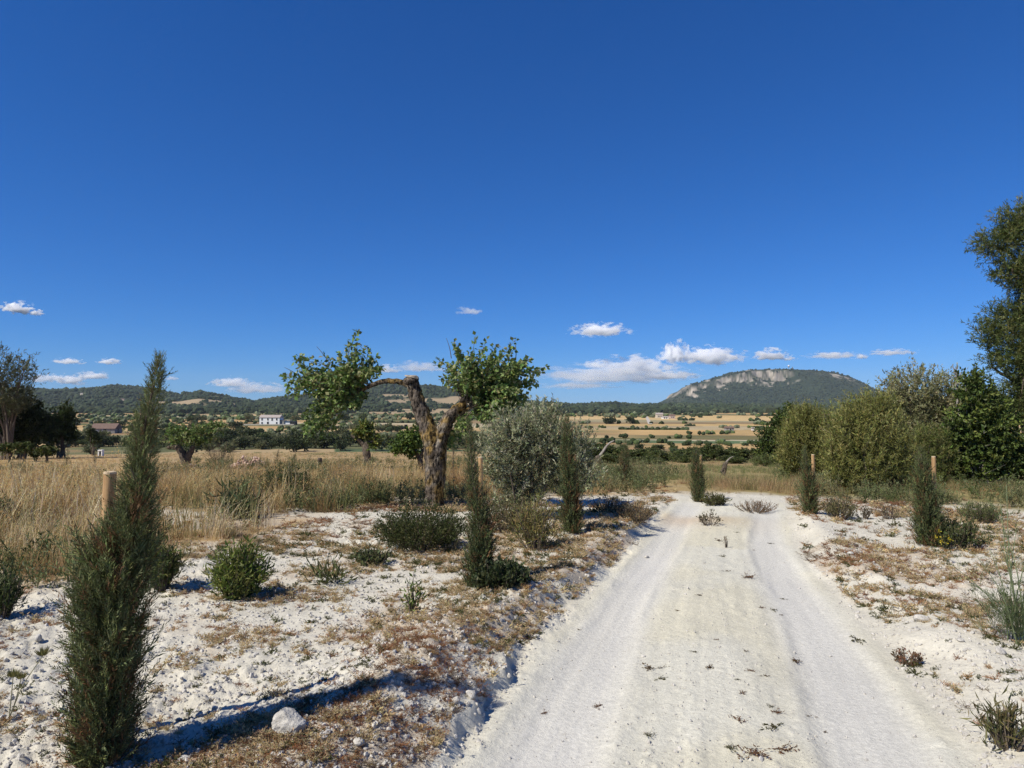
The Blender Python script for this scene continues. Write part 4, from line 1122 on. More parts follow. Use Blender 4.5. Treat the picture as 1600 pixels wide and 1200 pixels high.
# ---------------------------------------------------------------- trees of the valley
vt_protos = []
VT_LABEL = ["dark rounded tree standing in the valley fields", "grey-green olive tree standing in the valley fields", "mid green spreading tree standing in the valley fields"]
VT_GROUP = ["dark rounded trees of the valley", "grey-green olives of the valley", "mid green trees of the valley"]
VT_COLS = [[(.035, .05, .02), (.045, .065, .025), (.028, .04, .018)], [(.13, .145, .085), (.16, .17, .105), (.10, .115, .065)], [(.08, .11, .04), (.10, .125, .05), (.065, .085, .032)]]
def valley_proto(kind, seed, loc, s):
    Rk = np.random.default_rng(seed)
    t = thing("valley_tree", VT_LABEL[kind], "tree", loc, VT_GROUP[kind], 0, s)
    lb = [(Rk.uniform(-.28, .28), Rk.uniform(-.28, .28), Rk.uniform(.38, .72), Rk.uniform(.2, .32), Rk.uniform(.2, .32), Rk.uniform(.17, .26)) for _ in range(5)] + [(0, 0, .42, .45, .45, .3)]
    (V, T, C), P0, P1 = crown_mesh(lb, Rk, 190, .11, .2, 6, VT_COLS[kind], .3, .7, .3, .6)
    V[:, 2] = np.maximum(V[:, 2], 0.03)
    build("crown", V, T, M_LEAF, t, None, C)
    V, T = tube(smooth_path([[0, 0, -.08], [.02, .01, .2], [-.02, .03, .45]], 5), [.05, .03], 5, Rk, .1)
    build("trunk", V, T, M_BARK, t)
    return t
R = np.random.default_rng(120)
cand = []
for v0 in FIELD_V[1:]:
    nrow = int(44 + v0 * .13)
    for _ in range(nrow):
        x = R.uniform(-.8, .8) * v0
        seg = noise(np.array([x]), np.array([v0 * 3.1]), 40 + v0 * .05, 5)[0]
        if seg < (.56 if x > 0 else .5): continue
        y = v0 - .09 * x - 10 * math.sin(x / 140.) + R.normal() * 2.2
        cand.append((x, y, (R.uniform(1.3, 3.0) if R.random() < .72 else R.uniform(3, 5.5)) * (1.25 if v0 > 500 else 1), 0 if R.random() < .6 else R.integers(1, 3)))
for cx, cy, n, sp in [(-95, 215, 40, 26), (-60, 250, 34, 26), (-150, 250, 44, 34), (-30, 232, 22, 14), (-190, 330, 44, 46), (-120, 400, 44, 50), (-260, 470, 44, 60), (-330, 620, 54, 80), (-200, 640, 50, 70), (-420, 760, 60, 90), (-60, 780, 34, 60), (40, 820, 34, 60), (150, 760, 26, 36), (330, 700, 20, 22), (200, 900, 44, 90), (-100, 900, 70, 120), (95, 330, 12, 8), (170, 480, 12, 9), (128, 420, 6, 5)]:
    for _ in range(n):
        x = cx + R.normal() * sp; y = cy + R.normal() * sp * .8
        if math.hypot(x, y) < 170: continue
        cand.append((x, y, R.uniform(2.4, 4.6) * (1.3 if cy > 500 else 1.0), int(R.choice([0, 1, 2], p=[.22, .55, .23]))))
KEEP_CLEAR = [(-178, 478, 26), (-204, 362, 16), (190, 640, 30), (250, 830, 20)]      # yards of the houses
def clear(x, y):
    for hx, hy, rad in KEEP_CLEAR:
        if math.hypot(x - hx, y - hy) < rad: return False
        s_ = hy / max(y, 1)                               # do not stand right in front of a house
        if y < hy and hy - y < 90 and abs(x * s_ - hx) < rad * .8: return False
    return True
cand = [c for c in cand if clear(c[0], c[1]) and abs(c[0]) < .78 * c[1]]
cand = [(x, y, min(s, 2.3) if (x > 10 and y < 430) else s, k) for x, y, s, k in cand]
cand.sort(key=lambda c: -c[2] / c[1])
for q, (x, y, s, kind) in enumerate(cand[:280]):
    key = kind * 3 + q % 3
    while len(vt_protos) < 9: vt_protos.append(None)
    loc = (x, y, h1(x, y) - .05)
    if vt_protos[key] is None:
        vt_protos[key] = valley_proto(int(kind), 130 + key, loc, s)
        vt_protos[key].scale = (s * 1.25, s * 1.25, s)
    else:
        copy_thing(vt_protos[key], loc, R.uniform(0, 6.28), (s * R.uniform(1.0, 1.5), s * R.uniform(1.0, 1.5), s))
A = Acc()
V1, T1 = ICO1
def blob(A, x, y, z, s, col):
    A.add(V1 * R.uniform(.7, 1.3, (len(V1), 1)) * [s * 1.15, s * 1.15, s] + [x, y, z + s * .45], T1, np.array(col) * R.uniform(.65, 1.4))
for (x, y, s, kind) in cand[280:]:
    for q in range(3):
        blob(A, x + R.normal() * s * .25, y + R.normal() * s * .25, h1(x, y) + R.uniform(0, s * .3), s * .38, VT_COLS[int(kind)][0])
for v0, x0, x1, hgt, cc in [(286, 20, 260, 1.3, (.06, .085, .035)), (332, 35, 330, 1.5, (.05, .065, .03)), (400, 40, 380, 1.6, (.045, .06, .028)), (472, 60, 300, 1.8, (.05, .062, .03)), (527, 100, 480, 2.2, (.042, .055, .026)), (640, 60, 560, 2.6, (.04, .052, .025)), (850, 160, 700, 3.2, (.036, .05, .024)),
                            (300, -220, -10, 1.6, (.07, .08, .045)), (395, -330, 0, 1.8, (.055, .068, .035)), (520, -430, 20, 2.0, (.05, .06, .03)), (640, -520, 40, 2.4, (.045, .058, .028)), (790, -640, 60, 3.0, (.04, .054, .026)), (900, -700, 0, 3.2, (.04, .052, .026))]:
    xx = x0
    while xx < x1:
        if noise(np.array([xx]), np.array([v0]), 38, 77)[0] > .50:
            yy = v0 - .09 * xx - 10 * math.sin(xx / 140.) + R.normal() * 1.0
            if clear(xx, yy): blob(A, xx, yy, h1(xx, yy), hgt * R.uniform(.5, 1.15) * .8, cc)
        xx += hgt * R.uniform(.35, 1.1)
n = 52000
q_ = R.uniform(850, 2950, n); tx = R.uniform(-.82, .82, n)
X = tx * q_; Y = q_
Z = H(X, Y)
gx_ = fbm(X, Y, 170, 45, 3); gx2 = fbm(X, Y, 130, 46, 3)
dens = np.maximum(sstep(-11, -1, Z - 5 * noise(X, Y, 90, 3)), .95 * sstep(1060, 1180, Y + 110 * (noise(X, Y, 120, 9) - .3))) * (1 - .93 * sstep(.64, .72, gx_) * (1 - sstep(30, 60, Z)))
dens = dens * sstep(880, 1120, Y - 140 * (noise(X, Y, 200, 9) - .5))
pick = np.where(R.random(n) < dens * .85)[0][:25000]
for a in pick:
    s = R.choice([2.4, 3.4, 5.0, 6.4], p=[.35, .35, .2, .1]) * R.uniform(.8, 1.2) * (1.2 if R.random() < .15 else 1)
    blob(A, X[a], Y[a], Z[a], s, np.array([.030, .042, .021]) * (.6 + .9 * gx2[a]) if R.random() < .75 else (.046, .058, .03))
tag(A.out("distant_woodland", M_BLOB), None, None, None, 'stuff')

# ---------------------------------------------------------------- houses
def hbox(name, mat, parent, *b):
    V, T = box(*b); return build(name, V, T, mat, parent)
def gable(name, mat, parent, cx, cy, z, sx, sy, h, over=.3):
    """low ridged roof, ridge along x"""
    a, b = sx / 2 + over, sy / 2 + over
    V = np.array([[-a, -b, 0], [a, -b, 0], [a, b, 0], [-a, b, 0], [-a, 0, h], [a, 0, h], [-a, -b, -.18], [a, -b, -.18], [a, b, -.18], [-a, b, -.18]]) + [cx, cy, z]
    T = np.array([[0, 1, 5], [0, 5, 4], [2, 3, 4], [2, 4, 5], [0, 4, 3], [1, 2, 5], [6, 7, 1], [6, 1, 0], [7, 8, 2], [7, 2, 1], [8, 9, 3], [8, 3, 2], [9, 6, 0], [9, 0, 3], [6, 8, 7], [6, 9, 8]])
    return build(name, V, T, mat, parent)
def opening(parent, name, x, y, z, w, h):
    f = hbox(name, M_WHITE, parent, x, y, z, w + .24, .12, h + .24)
    hbox("pane", M_DARK, f, x, y - .05, z, w, .1, h)
    return f

x, y, z = at(421, 664)
k = y / F
W, Hh, Dp = 32 * k, 11.5 * k, 7.
r = thing("farmhouse", "two-storey white farmhouse with dark windows in the valley", "house", (x, y, z - .1), None, -.05)
wl_ = hbox("wall", M_WHITE, r, 0, Dp / 2, Hh / 2, W, Dp, Hh)
gable("roof", M_ROOFGREY, r, 0, Dp / 2, Hh + .18, W, Dp, 1.7)
for fx in (-.37, -.08, .13, .36):
    opening(r, "window", fx * W, -.06, Hh * .80, .9, 1.5 if fx != .13 else 1.9)
for fx in (-.37, .36):
    opening(r, "window", fx * W, -.06, Hh * .30, .9, 1.3)
opening(r, "door", -.08 * W, -.06, Hh * .24, 1.2, 2.3)
hbox("annex", M_STONEWALL, r, W / 2 + 1.4, Dp / 2, Hh * .32, 2.6, 5, Hh * .64)
hbox("annex", M_WHITE, r, W / 2 + 4.6, Dp / 2 + .4, Hh * .26, 3.6, 4.6, Hh * .52)
hbox("annex_roof", M_ROOFGREY, r, W / 2 + 3, Dp / 2, Hh * .66, 7.2, 5.6, .25)
hbox("shed", M_DARK, r, W / 2 + 8.4, Dp / 2, Hh * .25, 3.4, 4, Hh * .5)
V, T = box(0, 0, .45, W + 20, .5, .9)
t = thing("garden_wall", "low pale stone wall in front of the white farmhouse", "wall", (x + 1, y - 5, h1(x, y - 5) - .2)); build("stonework", V, T, M_WALLSTONE, t)

x, y, z = at(160, 677.5); k = y / F
r = thing("stone_barn", "long grey stone barn with a low brown roof at left in the valley", "barn", (x, y, z - .1), None, .22)
W, Hh, Dp = 35 * k, 7.5 * k, 11.
hbox("wall", M_STONEWALL, r, 0, Dp / 2, Hh / 2, W, Dp, Hh)
gable("roof", M_ROOF, r, 0, Dp / 2, Hh + .18, W, Dp, 2.4)
opening(r, "door", W * .1, -.06, 1.2, 1.6, 2.2); opening(r, "window", -W * .25, -.06, Hh * .55, .8, .8)
hbox("gable_door", M_DARK, r, W / 2 + .02, Dp / 2, 1.2, .1, 2.2, 2.4)
x2, y2 = x + 8.5, y + 26; z2 = h1(x2, y2)
t = thing("farm_tank", "dark rounded polytunnel with a pale top behind the grey stone barn", "polytunnel", (x2, y2, z2))
V, T = tube([[-4, 0, .2], [-2, 0, .3], [2, 0, .3], [4, 0, .2]], [2.6, 3.0, 3.0, 2.5], 14); V[:, 2] = np.maximum(V[:, 2], 0) ; build("cover", V, T, M_DARK, t, None, None, True)
V, T = tube([[-3.6, 0, .36], [3.6, 0, .36]], [3.05, 3.05], 14); V[:, 2] = np.maximum(V[:, 2], 2.3); build("top_sheet", V, T, M_ROOFGREY, t)
x3, y3 = x - 9, y + 22
t = thing("hedge_block", "clipped green hedge block behind the grey stone barn roof", "hedge", (x3, y3, h1(x3, y3)))
R = np.random.default_rng(140)
(V, T, C), _, _ = crown_mesh([(q, 0, 1.7, 2.2, 1.5, 1.8) for q in (-6, -3, 0, 3, 6)], R, 420, .4, .8, 8, [(.05, .09, .03), (.04, .07, .025)], .3, .6, .3, .6)
build("foliage", V, T, M_LEAF, t, None, C)

x, y, z = on(157.5, 72.); k = y / F
r = thing("pump_house", "tiny white pump house with a dark opening at the golden field edge", "hut", (x, y, z - .05))
w = 6.5 * k
for s in (-1, 1): hbox("side_wall", M_WHITE, r, s * w * .38, .2, .27, w * .24, .36, .54)
hbox("lintel", M_WHITE, r, 0, .2, .59, w * 1.06, .42, .11)
hbox("door", M_DARK, r, 0, .24, .265, w * .5, .22, .52)

def farmlet(label, px, py, w_px, h_px, wall, roof, name="farmhouse", rz=0., wins=3, depth_m=6):
    x, y, z = at(px, py); k = y / F
    r = thing(name, label, "house", (x, y, z - .1), None, rz)
    W, Hh = w_px * k, h_px * k
    hbox("wall", wall, r, 0, depth_m / 2, Hh / 2, W, depth_m, Hh)
    gable("roof", roof, r, 0, depth_m / 2, Hh + .18, W, depth_m, min(1.8, Hh * .4))
    for q in range(wins):
        opening(r, "window", (-.35 + .7 * (q + .5) / max(wins, 1)) * W, -.06, Hh * .55, .9, 1.2)
    return r
farmlet("cream farmhouse left in the small farm group in the right valley", 1031, 653.5, 10, 6, M_CREAM, M_ROOFGREY)
farmlet("low white shed in the middle of the small farm group in the right valley", 1040, 654.5, 9, 3, M_WHITE, M_ROOFGREY, "farm_shed", wins=2)
farmlet("pinkish house at the right end of the small farm group in the right valley", 1051, 654.5, 8, 5, M_PINKWALL, M_ROOF, wins=2)
farmlet("small dark stone shed under trees in the right valley", 1141, 673.5, 12, 5, M_STONEWALL, M_ROOF, "stone_shed", wins=1, depth_m=4)
farmlet("tiny white hut at a field edge right of the dark stone shed", 1177, 672.5, 3, 3.4, M_WHITE, M_ROOFGREY, "field_hut", wins=0, depth_m=1.5)
farmlet("lone white house high on the left hill beside the tall cypress", 247, 625.5, 5, 3.2, M_WHITE, M_ROOFGREY, wins=1)
farmlet("pale house on the hill foot at far left, above the dark trees", 75, 636, 7, 3, M_CREAM, M_ROOF, wins=2)
farmlet("cream house on the left hillside between the dark trees and the tall cypress", 128, 618, 6, 3, M_CREAM, M_ROOFGREY, wins=2)
farmlet("brown roofed farm with pale wall at the hill foot, left of the tall cypress", 190, 628, 8, 4, M_PINKWALL, M_ROOF, wins=2)
farmlet("white house among trees on the low ridge right of the big mulberry crown", 908, 628.5, 5, 3, M_WHITE, M_ROOF, wins=1)
farmlet("pale roadside house in the middle distance behind the big mulberry arch", 628, 633, 5, 3, M_CREAM, M_ROOF, wins=1)
# white farm lane climbing to the small farm
def lane():
    pts = [(1016, 663), (1013, 657), (1010, 651), (1006, 647)]
    P = np.array([at(*p) for p in pts]); P = np.stack([np.interp(np.linspace(0, 3, 24), range(4), P[:, k]) for k in range(3)], 1)
    V = []
    for p in P:
        for s in (-1.5, 1.5): V.append([p[0] + s, p[1], h1(p[0] + s, p[1]) + .25])
    T = np.array([t for q in range(23) for t in ([2 * q, 2 * q + 1, 2 * q + 3], [2 * q, 2 * q + 3, 2 * q + 2])])
    o = build("farm_lane", V, T, mat_plain("pale_lane", (.46, .41, .34), .9, .1, 1)); o['kind'] = 'structure'
lane()
def tractor():
    x, y, z = at(632, 671); k = y / F
    r = thing("tractor", "small dark tractor parked in the brown field behind the big mulberry trunk", "tractor", (x, y, z), None, .3)
    hbox("body", M_DARK, r, -.9, 0, 1.0, 2.2, 1.0, .9); hbox("cab", M_DARK, r, .8, 0, 1.6, 1.5, 1.4, 2.0); hbox("cab_roof", M_ROOF, r, .8, 0, 2.68, 1.8, 1.6, .14)
    for wx, wy, rad in [(.9, -.95, .85), (.9, .95, .85), (-1.5, -.8, .5), (-1.5, .8, .5)]:
        V, T = tube([[wx, wy - .2, rad], [wx, wy + .2, rad]], [rad, rad], 14); w_ = build("wheel", V, T, M_DARK, r)
tractor()

# ---------------------------------------------------------------- rubble heap, stones, crumbs
def rubble(label, px0, px1, py_base, h_px, n, seed, size_px=5.5):
    R = np.random.default_rng(seed)
    x, y, z = at((px0 + px1) / 2, py_base); k = y / F
    r = thing("rubble_heap", label, "rubble heap", (x, y, z))
    W = (px1 - px0) * k / 2; Hh = h_px * k
    meshes = []
    for q in range(8):
        V, T = stone_mesh(R, np.array([1, .8, .65]) * size_px * k * .5, ICO1, .3)
        o = build("stone", V, T, M_PINKSTONE, r, (0, 0, 0)); meshes.append(o.data)
        COL.objects.unlink(o); bpy.data.objects.remove(o)
    for q in range(n):
        u = R.uniform(-1, 1); v = R.normal() * .35
        hh = Hh * max(0, (1 - u * u) * (1 - abs(v))) * (.75 + .5 * noise(np.array([u * 3.]), np.array([v]), 1, seed)[0]) * R.uniform(.2, 1)
        o = bpy.data.objects.new("stone", meshes[q % 8]); COL.objects.link(o); o.parent = r
        o.location = (u * W, v * W * .6, hh + .03); o.rotation_euler = R.uniform(0, 6, 3); s = R.uniform(.5, 1.5); o.scale = (s, s, s)
rubble("heap of pinkish broken stones in the field right of the gnarled mulberry", 358, 422, 733, 19, 190, 150)
rubble("few pinkish stones scattered at the foot of the gnarled mulberry", 276, 322, 732, 5, 36, 151, 4.5)

R = np.random.default_rng(160)
def single_stone(label, px, w_px, h_px, group=None, seed=1, base=ICO3, name="stone", cat="stone", sink=.25):
    Rs = np.random.default_rng(seed)
    x, y, z = at(*px); k = y / F
    V, T = stone_mesh(Rs, np.array([w_px / 2, w_px / 2 * Rs.uniform(.75, 1), h_px / 2 * 1.1]) * k * .95, base, .1)
    V = V * (1 + .26 * (fbm(V[:, 0] * 2 + V[:, 2], V[:, 1] * 2 - 1.7 * V[:, 2], max(w_px * k * .9, .05), seed, 6)[:, None] - .5) * 2)
    o = build(name, V, T, M_CHALK, None, (x, y, z + h_px * k * (.5 - sink)), None, True)
    o.rotation_euler.z = Rs.uniform(0, 6)
    return tag(o, label, cat, group)
single_stone("biggest chalky boulder on the left bank, beside the long cypress shadow", (452, 1146), 50, 50, None, 163, ico(5), "boulder", "boulder", .2)
st = [((560, 1168), 24, 18, "rounded chalk stone right of and below the big boulder"), ((588, 1002), 12, 10, "small pale stone amid brown weed between the boulder and the ivy-footed cypress"), ((736, 1092), 22, 20, "pale lump on the crumbling left edge of the track near the undercut"), ((712, 1100), 16, 14, "smaller pale lump just left of the lump at the undercut"),
      ((1440, 970), 28, 14, "flat pale stone on the right bank below the yellow-flowered cypress"), ((1562, 1022), 22, 13, "grey stone at the fennel foot"), ((1330, 868), 12, 8, "little white clod at the right bank before the cypress with yellow flowers"), ((512, 1108), 16, 12, "chalk clod between the boulder and the brown bank weeds"),
      ((838, 998), 14, 10, "small stone on the left bank edge at mid track"), ((336, 1170), 18, 10, "pale flat clod at the bottom below the long shadow"), ((920, 905), 12, 8, "clod on the bank edge by the slim cypress shadow"), ((1500, 1003), 14, 8, "little stone left of the fennel foot"), ((60, 1003), 16, 12, "clod at the far left before the tall cypress"), ((1010, 872), 9, 6, "tiny clod on the left track edge near the bend")]
for q, (p, w_, h_, lab) in enumerate(st):
    single_stone(lab, p, w_, h_, "chalk stones on the banks", 170 + q, ICO2)
# ---------------------------------------------------------------- grass, weeds and crumbs nobody could count
def source(name, V, T, C, mat):
    o = build(name, V, T, mat, None, None, C)
    COL.objects.unlink(o)                       # only its mesh is used, by the scatter below
    return o

def scatter(name, P, rot, scl, idx, sources, label=None):
    me = bpy.data.meshes.new(name)
    n = len(P)
    me.vertices.add(n); me.vertices.foreach_set("co", np.asarray(P, np.float32).ravel())
    for nm, tp, dat in (("rot", 'FLOAT_VECTOR', rot), ("scl", 'FLOAT_VECTOR', scl)):
        a = me.attributes.new(nm, tp, 'POINT'); a.data.foreach_set("vector", np.asarray(dat, np.float32).ravel())
    a = me.attributes.new("idx", 'INT', 'POINT'); a.data.foreach_set("value", np.asarray(idx, np.int32))
    o = bpy.data.objects.new(name, me); COL.objects.link(o)
    ng = bpy.data.node_groups.new(name + "_nodes", 'GeometryNodeTree')
    ng.interface.new_socket("Geometry", in_out='INPUT', socket_type='NodeSocketGeometry')
    ng.interface.new_socket("Geometry", in_out='OUTPUT', socket_type='NodeSocketGeometry')
    N, L = ng.nodes, ng.links
    gi = N.new("NodeGroupInput"); go = N.new("NodeGroupOutput")
    jn = N.new("GeometryNodeJoinGeometry")
    for s in reversed(sources):
        oi = N.new("GeometryNodeObjectInfo"); oi.inputs['Object'].default_value = s; oi.inputs['As Instance'].default_value = False
        g2 = N.new("GeometryNodeGeometryToInstance"); L.new(oi.outputs['Geometry'], g2.inputs[0]); L.new(g2.outputs[0], jn.inputs[0])
    ip = N.new("GeometryNodeInstanceOnPoints"); ip.inputs['Pick Instance'].default_value = True
    def na(nm, tp):
        a = N.new("GeometryNodeInputNamedAttribute"); a.data_type = tp; a.inputs['Name'].default_value = nm; return a.outputs[0]
    L.new(gi.outputs[0], ip.inputs['Points']); L.new(jn.outputs[0], ip.inputs['Instance'])
    L.new(na("idx", 'INT'), ip.inputs['Instance Index']); L.new(na("rot", 'FLOAT_VECTOR'), ip.inputs['Rotation']); L.new(na("scl", 'FLOAT_VECTOR'), ip.inputs['Scale'])
    L.new(ip.outputs[0], go.inputs[0])
    md = o.modifiers.new("scatter", 'NODES'); md.node_group = ng
    o['kind'] = 'stuff'
    return o

def blades(R, n, h, spread, w, col, lean=.35, curve=.5, seeds=0, hv=.4, col2=None):
    """grass tuft: curved stems of three narrow segments, some with nodding seed heads"""
    a = R.uniform(0, 6.283, n); q = R.random(n) ** .6 * spread
    B = np.stack([np.cos(a) * q, np.sin(a) * q, np.full(n, -.02)], 1)
    az = R.uniform(0, 6.283, n); ln = np.abs(R.normal(size=n)) * lean
    d0 = unit(np.stack([np.cos(az) * ln, np.sin(az) * ln, np.ones(n)], 1))
    hh = h * (1 + hv * R.uniform(-1, 1, n)); cv = curve * R.random(n) ** 1.5
    side = np.stack([-np.sin(az), np.cos(az), np.zeros(n)], 1)
    outd = np.stack([np.cos(az), np.sin(az), np.zeros(n)], 1)
    ww = w * R.uniform(.6, 1.3, n)
    pts = []
    for t in (0, .4, .75, 1):
        pts.append(B + d0 * (hh * t)[:, None] + (outd * .9 + [0, 0, -.45]) * (hh * cv * t * t)[:, None])
    V = np.stack([pts[0] - side * ww[:, None] / 2, pts[0] + side * ww[:, None] / 2, pts[1] - side * ww[:, None] * .45, pts[1] + side * ww[:, None] * .45,
                  pts[2] - side * ww[:, None] * .3, pts[2] + side * ww[:, None] * .3, pts[3]], 1).reshape(-1, 3)
    b = np.arange(n)[:, None] * 7
    T = np.concatenate([b + np.array([t]) for t in ([0, 1, 3], [0, 3, 2], [2, 3, 5], [2, 5, 4], [4, 5, 6])])
    c = np.asarray(col, float) * R.uniform(.7, 1.25, (n, 1)) * (1 + .08 * R.uniform(-1, 1, (n, 3)))
    if col2 is not None:
        m = R.random(n) < .3; c[m] = np.asarray(col2) * R.uniform(.7, 1.25, (m.sum(), 1))
    C = np.repeat(c, 7, axis=0)
    if seeds:
        k = R.choice(n, max(1, int(n * .45)), replace=False)
        tip = pts[3][k]; td = unit(pts[3][k] - pts[2][k])
        P = np.repeat(tip, seeds, 0) - np.repeat(td, seeds, 0) * (R.random(len(k) * seeds) * h * .22)[:, None]
        D = unit(np.repeat(td, seeds, 0) + R.normal(size=(len(P), 3)) * .45 + [0, 0, -.25])
        V2, T2, C2 = leaves(P, D, h * .045 * R.uniform(.7, 1.3, len(P)), h * .011, R, .1, np.asarray(col) * 1.1, .25)
        T = np.concatenate([T, T2 + len(V)]); V = np.concatenate([V, V2]); C = np.concatenate([C, C2])
    return V, T, C

R = np.random.default_rng(200)
GOLD = [(.60, .455, .235), (.70, .555, .33), (.44, .295, .15), (.76, .645, .43), (.40, .25, .135)]
g_src = [source("dry_grass_source", *blades(R, 40, .40, .15, .005, GOLD[q], .22, .55, 5, .45, (.30, .20, .09)), M_STRAW) for q in range(5)]
g_src += [source("dry_grass_source", *blades(R, 36, .32, .17, .0055, (.26, .24, .11), .3, .5, 4, .4, (.16, .17, .06)), M_STRAW) for q in range(2)]
gn_src = [source("green_grass_source", *blades(R, 44, .34, .18, .006, c, .25, .5, 3, .4, c2), M_STRAW) for c, c2 in (((.20, .23, .09), (.40, .33, .17)), ((.17, .21, .08), (.32, .29, .14)), ((.42, .32, .17), (.22, .23, .09)), ((.46, .32, .18), (.36, .25, .14)))]

def weed_src_tall(R, col):
    A = Acc()
    for q in range(16):
        d = unit(np.array([R.normal() * .35, R.normal() * .35, 1.])); L = .34 * R.uniform(.5, 1.2)
        p0 = R.normal(size=3) * [.06, .06, 0]; t = R.random(16) ** .8
        A.add(*leaves(p0 + d * L * t[:, None], unit(d * .6 + R.normal(size=(16, 3)) * .6), .045 * R.uniform(.5, 1.3, 16), .012, R, .1, col, .3))
        A.add(*leaves(p0[None], d[None], np.array([L]), .004, R, .02, np.array(col) * .9, .2))
    return A.mesh3()

def polar(n, r0, r1, a0, a1, pw=1.0):
    """points with about even density across the picture"""
    r = np.exp(R.uniform(math.log(r0), math.log(r1), n)) if pw == 1 else r0 + (r1 - r0) * R.random(n)
    a = np.radians(R.uniform(a0, a1, n))
    return np.sin(a) * r, np.cos(a) * r, r

def norm_rot(n, tilt=.12):
    return np.stack([R.normal(size=n) * tilt, R.normal(size=n) * tilt, R.uniform(0, 6.283, n)], 1)

x, y, r = polar(44000, 5.2, 95, -43, 43)
zone = soil_zone(x, y)
clumps = fbm(x, y, 1.1, 205, 3)
bare = sstep(.50, .66, fbm(x, y, .9, 89, 3)) * (1 - sstep(13, 18, r))
right = np.maximum(sstep(1.2, 2.6, x - .03 * y), .75 * sstep(-5, 0, x) * sstep(14.5, 18, y))
patch = fbm(x, y, 3.4, 231, 4)
keep = (R.random(len(x)) < zone * (.12 + 1.1 * sstep(.35, .6, clumps)) * (1 - .85 * bare) * (.28 + .72 * sstep(.38, .56, patch)) * (.5 + .5 * sstep(6.5, 10, r))) & (np.abs(track_u(x, y)) + (y > 13.5) * 5 > 1.5)
for hpx, hpy, wid, ahead in [(390, 733, 1.3, 5.), (298, 732, .9, 5.), (573, 731, .35, 4.), (500, 738, .25, 3.), (104, 727, .2, 3.), (38, 722, 1.2, 4.), (680, 787, .5, 1.2), (658, 742, .3, 3.), (1131, 743, .4, 2.5), (940, 734, .6, 2.5)]:
    hx, hy, _ = at(hpx, hpy)
    thin = (np.abs(x * hy / np.maximum(y, .1) - hx) < wid) & (y > hy - ahead) & (y < hy + .6)
    keep &= ~(thin & (R.random(len(x)) < .82))        # trodden short where these stand
x, y, r, clumps, right = x[keep], y[keep], r[keep], clumps[keep], right[keep]
z = H(x, y); n = len(x)
isr = (R.random(n) < right) | ((r > 58) & (x < -1) & (R.random(n) < sstep(58, 72, r)))
tone = noise(x, y, 4.5, 207) + .18 * R.normal(size=n)
vary_ = fbm(x, y, 2.0, 251, 3) + .11 * R.normal(size=n)
idx = np.where(vary_ < .38, R.choice([2, 4, 0], n), np.where(vary_ > .60, R.choice([3, 1, 3], n), R.choice([0, 1, 2, 0], n)))
idx = np.where(tone > .58, R.integers(5, 7, n), idx)
far = sstep(14, 60, r)
sc = R.uniform(.5, 1.3, n) * (.55 + .75 * clumps) * (.55 + .75 * sstep(.3, .66, fbm(x, y, 2.6, 233, 3)))
# grass is lower towards its edges and further out
sc = sc * (1 - .60 * sstep(11, 22, r))
sc = sc * (.38 + .72 * sstep(-.2, 2.0, y - ymin_grass(x) + 1.2 * (noise(x, y, .8, 235) - .5))) * np.where(isr, .78, 1.0)
m = ~isr
S3 = np.stack([sc * (1 + .9 * far), sc * (1 + .9 * far), sc], 1)
scatter("dry_grass", np.stack([x, y, z], 1)[m], norm_rot(n)[m], S3[m], idx[m], g_src)
gi = np.where(tone > .52, R.integers(0, 2, n), R.integers(2, 4, n)); gi = np.where(y < 17, np.where(R.random(n) < .75, R.integers(2, 4, n), gi), gi)
scatter("field_grass", np.stack([x, y, z], 1)[isr], norm_rot(n)[isr], S3[isr], gi[isr], gn_src)

x, y, r = polar(4200, 6, 45, -42, 40)
keep = (R.random(len(x)) < sstep(.50, .62, fbm(x, y, 2.2, 241, 3)) * soil_zone(x, y)) & (np.abs(track_u(x, y)) > 1.6)
x, y, r = x[keep], y[keep], r[keep]; n = len(x)
gw_src = [source("green_weed_source", *weed_src_tall(R, c), M_LEAF) for c in ((.13, .155, .085), (.16, .175, .10), (.10, .13, .06), (.20, .20, .125))]
sc = R.uniform(.5, 1.3, n)
scatter("green_weeds", np.stack([x, y, H(x, y)], 1), norm_rot(n), np.stack([sc * 1.2, sc * 1.2, sc], 1), R.integers(0, 4, n), gw_src)

# low dead weeds, reddish and straw coloured, on the bare chalk
def weed_src(col, n, h, w, lw, per=9, leaf=.014, up=.35):
    a = R.uniform(0, 6.283, n)
    A = Acc()
    for q in range(n):
        d = unit(np.array([math.cos(a[q]), math.sin(a[q]), R.uniform(.1, 1.3) * up * 2])); L = h * R.uniform(.5, 1.3)
        p0 = R.normal(size=3) * [w * .3, w * .3, 0]
        tip = p0 + d * L
        t = R.random(per)
        P = p0 + (tip - p0) * t[:, None] + R.normal(size=(per, 3)) * .004
        D = unit(d + R.normal(size=(per, 3)) * .8)
        A.add(*leaves(P, D, leaf * R.uniform(.5, 1.5, per), leaf * lw, R, .2, col, .35))
        A.add(*leaves(p0[None], d[None], np.array([L]), .003, R, .02, np.array(col) * .9, .2))
    V, T, C = A.mesh3(); V[:, 2] = np.maximum(V[:, 2], -.004)
    return V, T, C
RED = (.24, .135, .10); RED2 = (.33, .185, .115); BR = (.39, .27, .17); STR = (.46, .385, .29); GG = (.11, .12, .06); DG = (.07, .08, .045)
w_src = [source("weed_source", *weed_src(c, k, h, h * .6, .4, 9, lf), M_STRAW) for c, k, h, lf in ((RED, 14, .07, .014), (RED2, 16, .08, .012), (BR, 18, .07, .013), (STR, 22, .09, .02), (GG, 14, .07, .02), (DG, 9, .05, .016), (STR, 12, .13, .03), ((.16, .11, .085), 14, .10, .011))]
x, y, r = polar(62000, 2.4, 22, -42, 42)
u = track_u(x, y)
